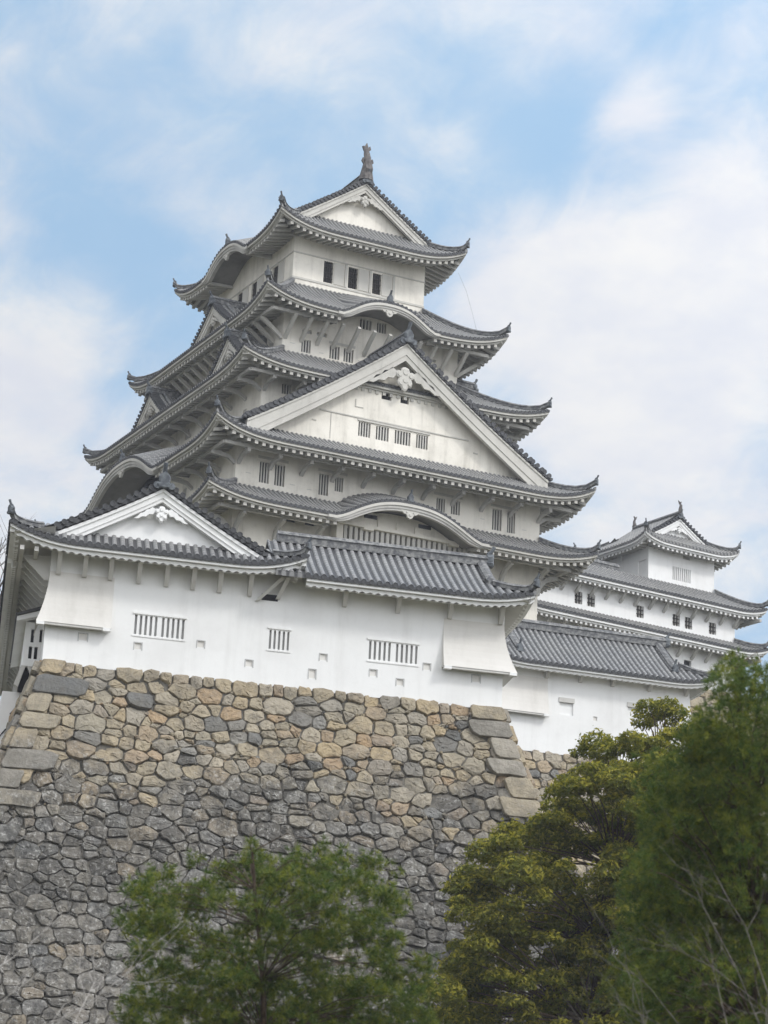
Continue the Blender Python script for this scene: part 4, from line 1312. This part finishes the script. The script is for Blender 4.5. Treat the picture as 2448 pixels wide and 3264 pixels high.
for sg in (-1, 1):
    TE = lambda s, d, z, sg=sg: (CB + sg * d, rdy + s, z)
    he = rdy + 1.05
    zfe = lambda s, d: ezB + .42 * max(0, 1 - (he - abs(s)) / 2.6) ** 2.6
    eave(rb, rfB, TE, -he + .03, he - .03, hB, hB - 1.1, zfe, he, **ek2)
    hip(rb, rfB, TB, 0, 0, sg, 1.05, hB, hbd, hbx, zfB, .26, .26, .5)
    m = MB(); m.poly([(CB + sg * (hbx - .15), .2, 4.7), (CB + sg * (hbx - .15), 3.8, 4.7), (CB + sg * (hbx - .15), rdy, zB)]); m.build('gable', M['new'], rb)
    m = MB(); m.ridge([TB(sg * (hbx - .45), d, zfB(0, d)) for d in (-rdy + .1, -1.2, -.5, .15)], .3, .32); m.build('hip_ridge', M['ridge'], rfB)
    m = MB(); demon(m, TB, sg * (hbx - .45), .25, zfB(0, .25) + .02, .62); m.build('ridge_ornament', M['orn'], rfB)
    m = MB(); demon(m, lambda s, d, z, sg=sg: TB(sg * (hbx + .05 + d), -rdy + s, z), 0, .1, zB + .02, .75); m.build('ridge_ornament', M['orn'], rfB)
m = MB(); m.ridge([TB(-hbx + 2 * hbx * i / 8, -rdy, zB - .04) for i in range(9)], .36, .52); m.build('ridge', M['ridge'], rfB)

rampart('stone_rampart', 'low rough tan stone footing under the small right turret, half behind bushes', B0 + Vector((0, 0, -.5)), BA, 10.6, 15, lambda h: .3 * h, 11, cell=(.7, .55), corner_l=False, corner_r=False, mt='stone_r')
q = at(1500, 1560, 150)
rampart('stone_rampart', 'reddish tan stone base seen in the gap right of the small turret', q + Vector((-1.5, 0, 2.2)), R(5), 22, 21, lambda h: .3 * h, 12, cell=(.75, .6), corner_l=True, corner_r=False, mt='stone_r')

# ================================================================== small keep
S0 = Vector((27, -1.05649391, 12.61259611)); SA = R(5.5)
sk = thing('small_keep', 'white three-roofed small keep behind the right-hand turret, dwarfed by the main keep', 'castle keep', S0, SA)
c3 = (3.06, 2.9)       # centre of the top storey
s3 = (3.06, 2.9); s2 = (9.2, 6.0); cx2, cy2 = -2.45, 4.4
SF = side(*c3, 'front'); SL = side(*c3, 'left'); S2F = side(cx2, cy2, 'front')
w3 = [(3.19 - 3.06, 3.8 - 3.06, -.38, .04, 0), (2.24 - 3.06, 2.98 - 3.06, -2.1, -1.1, 4), (3.1 - 3.06, 3.9 - 3.06, -2.1, -1.1, 4)]
w3left = [(2.9 - 1.2, 2.9 - .25, -1.95, -.95, 0), (-.3, .4, -.5, .0, 0)]
sk_dx = -cx2
w2 = [(-7.69, -7.02, -5.98, -5.1), (-6.6, -5.92, -5.98, -5.1), (-2.27, -1.6, -6.0, -5.13), (.99, 1.67, -6.03, -5.18), (2.12, 2.8, -6.05, -5.2), (4.34, 5.02, -6.06, -5.2)]
w2 = [(a - cx2, b - cx2, c, d) for a, b, c, d in w2]
w1 = [(2.08 - cx2, 2.76 - cx2, -8.92, -8.35), (-3.5 - cx2, -2.7 - cx2, -8.9, -8.1)]
storey(sk, *c3, *s3, -3.4, 1.0, {'front': h4(w3), 'left': h4(w3left)}, 'new')
storey(sk, cx2, cy2, *s2, -7.4, -3.7, {'front': w2}, 'new')
storey(sk, cx2, cy2, *s2, -13.5, -6.6, {'front': w1}, 'new')
for x in w3: window(sk, SF, s3[1], x[:4], x[4], back='shut', bar='new', bw=.5, depth=.12, inset=0)
for x in w3left: window(sk, SL, s3[0], x[:4], 0, back='new', depth=.1)
for x in w2: window(sk, S2F, s2[1], x, 2, back='beige', bar='iron', bw=.28, grid=2, depth=.2)
for x in w1: window(sk, S2F, s2[1], x, 0)
ek3 = dict(soff='trim', mt='new', rw=.16, rh=.16, slope=.2)
tier(sk, cx2, cy2, *s2, s2[0] + 2.05, s2[1] + 1.4, s2[0] - .02, s2[1] - .02, -7.12, -6.35, .1, .5, lup=3.2, step=.42, brk=1.35, brk_style='small', brk_sc=.9, hipk=.5, eave_kw=ek3, pitch=.32)
tier(sk, cx2, cy2, *s2, s2[0] + 2.05, s2[1] + 1.2, 8.62, 4.4, -4.12, -2.45, .15, .5, lup=3.2, step=.42, brk=1.35, brk_style='small', brk_sc=.9, hipk=.5, eave_kw=ek3, pitch=.32)
m = MB(); m.box(side(cx2, cy2, 'front'), -8.6, 8.6, -4.4, 4.4, -2.6, -2.5)
cap = m.build('roof', M['tile'], sk)
m = MB(); m.ridge([(cx2 - 8.6 + 8.6 * i / 8, .35, -2.52) for i in range(9)], .34, .7); m.build('ridge', M['ridge'], cap)
# top roof, gable to the front
ea, eb = 4.36, 4.2; zE, zP = .22, 3.05; gx3, gy3 = 2.55, 2.45
rz3 = lambda d: zE + (zP - zE) * (.85 * ((ea - d) / ea) + .15 * ((ea - d) / ea) ** 2)
m = MB(); zz3 = {}
for sd_ in SIDES:
    T = side(*c3, sd_)
    if sd_ in ('left', 'right'):
        zf = mk_zf(zE, ea, 0, zP, .15, eb, .55, 2.8); roof_side(m, T, -eb, eb, ea, lambda s: 0.0 if abs(s) <= gy3 else ea + (gx3 - ea) * (eb - abs(s)) / (eb - gy3), zf, .32, .085, 10); zz3[sd_] = (T, eb, ea, zf)
    else:
        zf = mk_zf(zE, eb, gy3, rz3(gx3), .15, ea, .55, 2.8); roof_side(m, T, -ea, ea, eb, lambda s: gy3 - .5 if abs(s) <= gx3 else eb + (gy3 - eb) * (ea - abs(s)) / (ea - gx3), zf, .32, .085, 6); zz3[sd_] = (T, ea, eb, zf)
r3 = m.build('roof', M['tile'], sk)
for sd_ in SIDES:
    T, Le, de, zf = zz3[sd_]
    eave(sk, r3, T, -Le + .03, Le - .03, de, s3[1] if sd_ in ('front', 'back') else s3[0], zf, Le, .42, **ek3)
    if sd_ in ('front', 'back'):
        for sg in (-1, 1): hip(sk, r3, T, 0, 0, sg, de, Le, gy3, gx3, zf, .26, .26, .5)
for sd_ in ('front', 'back'):
    T = side(*c3, sd_)
    gable(sk, T, 2.75, 1.4, 2.55, 2.72, 1.15, k=.12, bw=.36, wall_d=.45, pitch=.32, capr=.085, pl='new', rt=.36, orn=.5, pend=.45, base=.95, ridge_to=0)
    mf = MB(); mf.tube([T(0, 2.7, 3.1), T(0, 2.68, 3.4), T(0, 2.74, 3.7), T(0, 2.6, 3.95)], [.17, .15, .1, .04], 8)
    mf.rings([[T(a, d_, b) for a, b in ((-.04, 3.8), (.06, 3.8), (.17, 4.05), (0, 3.98), (-.14, 4.08))] for d_ in (2.56, 2.64)]); mf.build('fish_ornament', M['fish'], r3)

# ================================================================== trees
def inside(p, poly):
    c = False
    for i in range(len(poly)):
        a, b = poly[i], poly[i - 1]
        if (a[1] > p[1]) != (b[1] > p[1]) and p[0] < (b[0] - a[0]) * (p[1] - a[1]) / (b[1] - a[1]) + a[0]: c = not c
    return c


def rvec(rng):
    while True:
        v = Vector((rng.uniform(-1, 1), rng.uniform(-1, 1), rng.uniform(-1, 1)))
        if .02 < v.length < 1: return v.normalized()


def limb_mesh(base, hubs, rng, r0, forks):
    """trunk from base through hubs plus a limb to every foliage clump"""
    m = MB()
    pts = [base] + hubs
    rad = [r0 * (1 - .8 * i / len(pts)) for i in range(len(pts))]
    m.tube(pts, rad, 8)
    for f in forks:
        h = min(range(len(pts)), key=lambda i: (pts[i] - f).length + (3 if pts[i].z > f.z - .1 else 0))
        a = pts[h]; mid = a.lerp(f, .55) + Vector((rng.uniform(-.15, .15), rng.uniform(-.15, .15), rng.uniform(.0, .35)))
        rr = max(.012, rad[h] * .26)
        m.tube([a, a.lerp(mid, .5) + rvec(rng) * .06, mid, mid.lerp(f, .6) + rvec(rng) * .06, f], [rr, rr * .8, rr * .6, rr * .42, rr * .2], 5)
    return m


def clumps(poly, dist, dj, step, rng, skip=()):
    xs = [p[0] for p in poly]; ys = [p[1] for p in poly]
    out = []
    y = min(ys); row = 0
    while y < max(ys):
        x = min(xs) + (row % 2) * step * .5
        while x < max(xs):
            px, py = x + rng.uniform(-.35, .35) * step, y + rng.uniform(-.35, .35) * step
            if inside((px, py), poly) and not any(math.hypot(px - a, py - b) < c for a, b, c in skip):
                out.append((px, py, dist + rng.uniform(-dj, dj)))
            x += step
        y += step * .8; row += 1
    return out


def leaf_crown(m, cs, rng, rad, n, size, flat=.75):
    for c, k in cs:
        fl = flat * rng.uniform(.75, 1.3); yp = rng.uniform(.45, .85)
        for i in range(int(n * k * k)):
            v = rvec(rng)
            if v.z < -.35: v.z = -v.z * rng.uniform(-.3, 1)
            q = rng.uniform(.55, 1.05) ** .6 if rng.random() > .12 else rng.uniform(.95, 1.3)
            p = c + Vector((v.x, v.y, v.z * fl)) * rad * k * q
            s = size * rng.uniform(.5, 1.45)
            nrm = (v * .7 + rvec(rng) * .9 + Vector((0, 0, .5))).normalized()
            u = nrm.cross(rvec(rng)).normalized(); t = nrm.cross(u)
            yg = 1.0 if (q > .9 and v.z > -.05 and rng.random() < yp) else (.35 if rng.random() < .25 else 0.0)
            i0 = len(m.v)
            for a, b in ((-1, 0), (0, -.42), (1, 0), (0, .42)): m.add(p + u * a * s + t * b * s + nrm * (-.15 * s * abs(a)), (0, 0), yg)
            m.f.append((i0, i0 + 1, i0 + 2, i0 + 3))


def tuft(m, p, d, rng, n, L, wd, yg):
    for i in range(n):
        v = (d * rng.uniform(.5, 1.3) + rvec(rng)).normalized()
        u = v.cross(rvec(rng)).normalized()
        l = L * rng.uniform(.7, 1.2)
        i0 = len(m.v)
        m.add(p - u * wd, (0, 0), yg); m.add(p + u * wd, (0, 0), yg); m.add(p + v * l + u * wd * .3, (0, 0), yg); m.add(p + v * l - u * wd * .3, (0, 0), yg)
        m.f.append((i0, i0 + 1, i0 + 2, i0 + 3))


def needle_crown(m, cs, rng, rad, n, L, nn=20, wd=.006, flat=.6, r0=.13):
    for c, k in cs:
        for i in range(int(n * k * k)):
            v = rvec(rng)
            q = rng.uniform(.2, 1.0)
            p = c + Vector((v.x, v.y, v.z * flat)) * rad * k * q
            d = (Vector((v.x, v.y, .35)) + rvec(rng) * .5).normalized()
            tuft(m, p, d, rng, nn, L, wd, 1.0 if rng.random() < .32 else rng.uniform(0, .3))


def broadleaf(name, label, poly, dist, dj, step, seed, base, skip, n=560, rad=.58, size=.085, kmin=.75):
    rng = random.Random(seed)
    root = thing(name, label, 'tree', base, 0, 'evergreen trees below the side turret')
    cs = [(at(*c) - base, rng.choice((.7, .8, .9, 1.0, 1.15, 1.4))) for c in clumps(poly, dist, dj, step, rng, skip)]
    m = MB(); leaf_crown(m, cs, rng, rad, n, size); m.build('crown', M['leaf'], root, young=True)
    cm = sum((c for c, k in cs), Vector()) / len(cs)
    top = max(c.z for c, k in cs)
    hubs = [Vector((cm.x * .3, cm.y * .3, top * .3)), Vector((cm.x * .7, cm.y * .7, top * .5)), Vector((cm.x, cm.y, top * .68)), Vector((cm.x * 1.1, cm.y * 1.1, top * .86))]
    limb_mesh(Vector((0, 0, -.5)), hubs, rng, max(.12, top * .02), [c for c, k in cs]).build('trunk', M['bark'], root)
    return root


def ground_z(dist): return CAM.z - 1.7 + min(6.0, max(0, dist - 30) * .10)


def on_ground(x, dist):
    p = at(x, 2300, dist); p.z = ground_z(dist); return p


# broad evergreen against the rampart
POLY_A = [(1255, 1622), (1310, 1600), (1400, 1600), (1530, 1570), (1600, 1600), (1600, 2230), (925, 2230), (950, 2140), (985, 2070), (980, 1990), (1000, 1900), (1040, 1865), (1090, 1810), (1150, 1780), (1185, 1730), (1230, 1690)]
broadleaf('evergreen_tree', 'big yellow-green evergreen tree spreading across the foot of the stone rampart', POLY_A, 84, 3.0, 37, 3, on_ground(1260, 84),
          ((1265, 1880, 44), (1215, 1945, 26), (1090, 2075, 24), (1180, 2060, 16), (1150, 2150, 22), (1330, 1760, 20), (1120, 1935, 18)))
# its taller neighbour with an open round head
POLY_B = [(1375, 1545), (1395, 1518), (1440, 1512), (1472, 1530), (1476, 1560), (1440, 1572), (1380, 1570)]
broadleaf('evergreen_tree', 'slender evergreen with small open round head against the white side turret', POLY_B, 90, .8, 20, 8, on_ground(1420, 90), (), n=200, rad=.36, size=.075)


def pine(name, label, poly, dist, dj, step, seed, base, skip=(), n=60, rad=.42, L=.12, extra=(), trunk=None, lean=0.0, nn=20, wd=.006, flat=.6, r0=.13):
    rng = random.Random(seed)
    root = thing(name, label, 'tree', base, 0, 'pine trees in the foreground')
    cl = clumps(poly, dist, dj, step, rng, skip)
    cs = [(at(*c) - base, rng.uniform(.75, 1.25)) for c in cl] + [(at(*e[:3]) - base, e[3]) for e in extra]
    m = MB(); needle_crown(m, cs, rng, rad, n, L, nn, wd, flat); m.build('crown', M['needle'], root, young=True)
    hubs = [at(x, y, dist) - base for x, y in trunk]
    limb_mesh(Vector((0, 0, -.4)), hubs, rng, r0, [c for c, k in cs]).build('trunk', M['bark'], root)
    return root


PL = [(545, 1830), (600, 1875), (690, 1850), (790, 1850), (850, 1900), (885, 1980), (850, 2050), (930, 2090), (940, 2230), (230, 2230), (300, 2100), (268, 2010), (285, 1930), (330, 1870), (420, 1930), (470, 1890)]
pine('pine_tree', 'young green pine in front of the middle of the stone rampart', PL, 46, 1.7, 45, 21, on_ground(560, 46), ((470, 1985, 34), (590, 2080, 26), (720, 1955, 20), (360, 2060, 22), (500, 1930, 16), (800, 2060, 26)),
     n=48, rad=.36, flat=.8, r0=.07, extra=((545, 1812, 46, .42), (548, 1845, 46, .6), (420, 1862, 46, .5), (416, 1845, 46, .32), (472, 1872, 46, .4), (690, 1838, 46, .45), (700, 1815, 46, .3), (300, 1925, 46, .5), (862, 1885, 46, .4)), trunk=[(570, 2250), (568, 2120), (558, 2000), (550, 1920), (545, 1840)])
PR = [(1592, 1440), (1625, 1500), (1700, 1440), (1760, 1500), (1760, 2260), (1395, 2260), (1330, 2120), (1345, 2000), (1360, 1900), (1385, 1800), (1375, 1720), (1410, 1650), (1480, 1610), (1505, 1570), (1545, 1530), (1560, 1480)]
pine('pine_tree', 'tall dark pine rising at the right edge in front of the side turret', PR, 44, 2.2, 36, 22, on_ground(1640, 44), (), n=44, rad=.42, flat=.9,
     extra=((1590, 1418, 44, .42), (1596, 1450, 44, .5), (1655, 1450, 45, .5)), trunk=[(1640, 2250), (1630, 2000), (1615, 1750), (1600, 1560), (1592, 1440)])


def bare(name, label, stems, dist, seed, base, r0=.03, subs=5, ln=90, mt='twig'):
    """leafless tree: stems as pixel paths at a distance plus side twigs"""
    rng = random.Random(seed)
    root = thing(name, label, 'bare tree', base, 0, 'leafless trees')
    m = MB()
    for st in stems:
        pts = [at(x, y, dist + rng.uniform(-.4, .4)) - base for x, y in st]
        full = [Vector((0, 0, -.3)), Vector((0, 0, 0)).lerp(pts[0], .5)] + pts
        n = len(full)
        m.tube(full, [r0 * (1.6 - 1.45 * i / (n - 1)) for i in range(n)], 6)
        for i in range(subs):
            t = rng.uniform(.15, .95) * (len(pts) - 1); j = int(t); a = pts[j].lerp(pts[j + 1], t - j)
            dr = (pts[j + 1] - pts[j]).normalized()
            d = (dr + rvec(rng) * .75).normalized(); l = ln * dist / 8000 / .6777 * rng.uniform(.5, 1.3)
            b = a + d * l * .5; c = a + (d + dr * .3 + rvec(rng) * .2) * l
            q = r0 * (1 - .8 * t / (len(pts) - 1)) * .45 + .003
            m.tube([a, b, c], [q, q * .7, q * .3], 4)
            for k in range(2):
                e = b.lerp(c, rng.uniform(0, .8)); g = e + (d + rvec(rng) * .8).normalized() * l * .45
                m.tube([e, g], [q * .5, q * .2], 3)
    m.build('branches', M[mt], root)
    return root


bare('bare_tree', 'leafless grey branches reaching up in front of the right-hand pine', [[(1640, 2212), (1590, 2090), (1520, 1960), (1480, 1860), (1445, 1810)], [(1660, 2150), (1610, 2000), (1560, 1920), (1490, 1780)], [(1655, 2180), (1540, 2090), (1440, 2040), (1380, 1990)], [(1680, 2212), (1600, 2150), (1520, 2120)], [(1570, 2212), (1545, 2110), (1538, 2080)]], 38, 31, on_ground(1650, 38), .009, 6)
bare('bare_tree', 'leafless pale twigs at the bottom, left of the right-hand branches', [[(1480, 2230), (1400, 2130), (1330, 2070), (1290, 2020)], [(1460, 2230), (1360, 2180), (1310, 2140)], [(1400, 2230), (1360, 2150)], [(1280, 2230), (1240, 2170)]], 39, 32, on_ground(1450, 39), .008, 5)
bare('bare_tree', 'leafless grey branches at the lower left corner before the rampart', [[(95, 2230), (215, 2150), (290, 2090), (345, 2020)], [(60, 2230), (180, 2180), (285, 2110)], [(150, 2230), (205, 2120), (200, 2060)], [(-20, 2180), (60, 2120), (140, 2060)], [(-20, 2100), (40, 2060), (110, 2010)]], 40, 33, on_ground(60, 40), .013, 8, 90, 'pale twig')
q = at(-30, 1600, 170); q.z = G0.z - 4
bare('bare_tree', 'leafless tree standing behind the left end of the long turret', [[(-30, 1400), (0, 1300), (20, 1220), (22, 1150)], [(-20, 1350), (15, 1290), (45, 1240)], [(-40, 1320), (-10, 1230), (5, 1160)], [(-20, 1300), (10, 1250), (40, 1190)]], 170, 34, q, .12, 9, 60)

# ------------------------------------------------------------------ thin air haze
m = MB()
a, b = 1750, CAM
m.box(lambda x, y, z: (b.x + x, b.y + y, b.z + z), -a, a, -a, a, -25.0, 82.0)
hz = bpy.data.materials.new('haze'); hz.use_nodes = True
t = NT(hz.node_tree); t.n.remove(t.n['Principled BSDF'])
pv = t.new('ShaderNodeVolumePrincipled'); pv.inputs['Color'].default_value = (0.9, 0.93, 1.0, 1); pv.inputs['Density'].default_value = 0.00032
t.link(pv.outputs[0], t.n['Material Output'].inputs['Volume'])
o = m.build('haze', hz); o['kind'] = 'stuff'
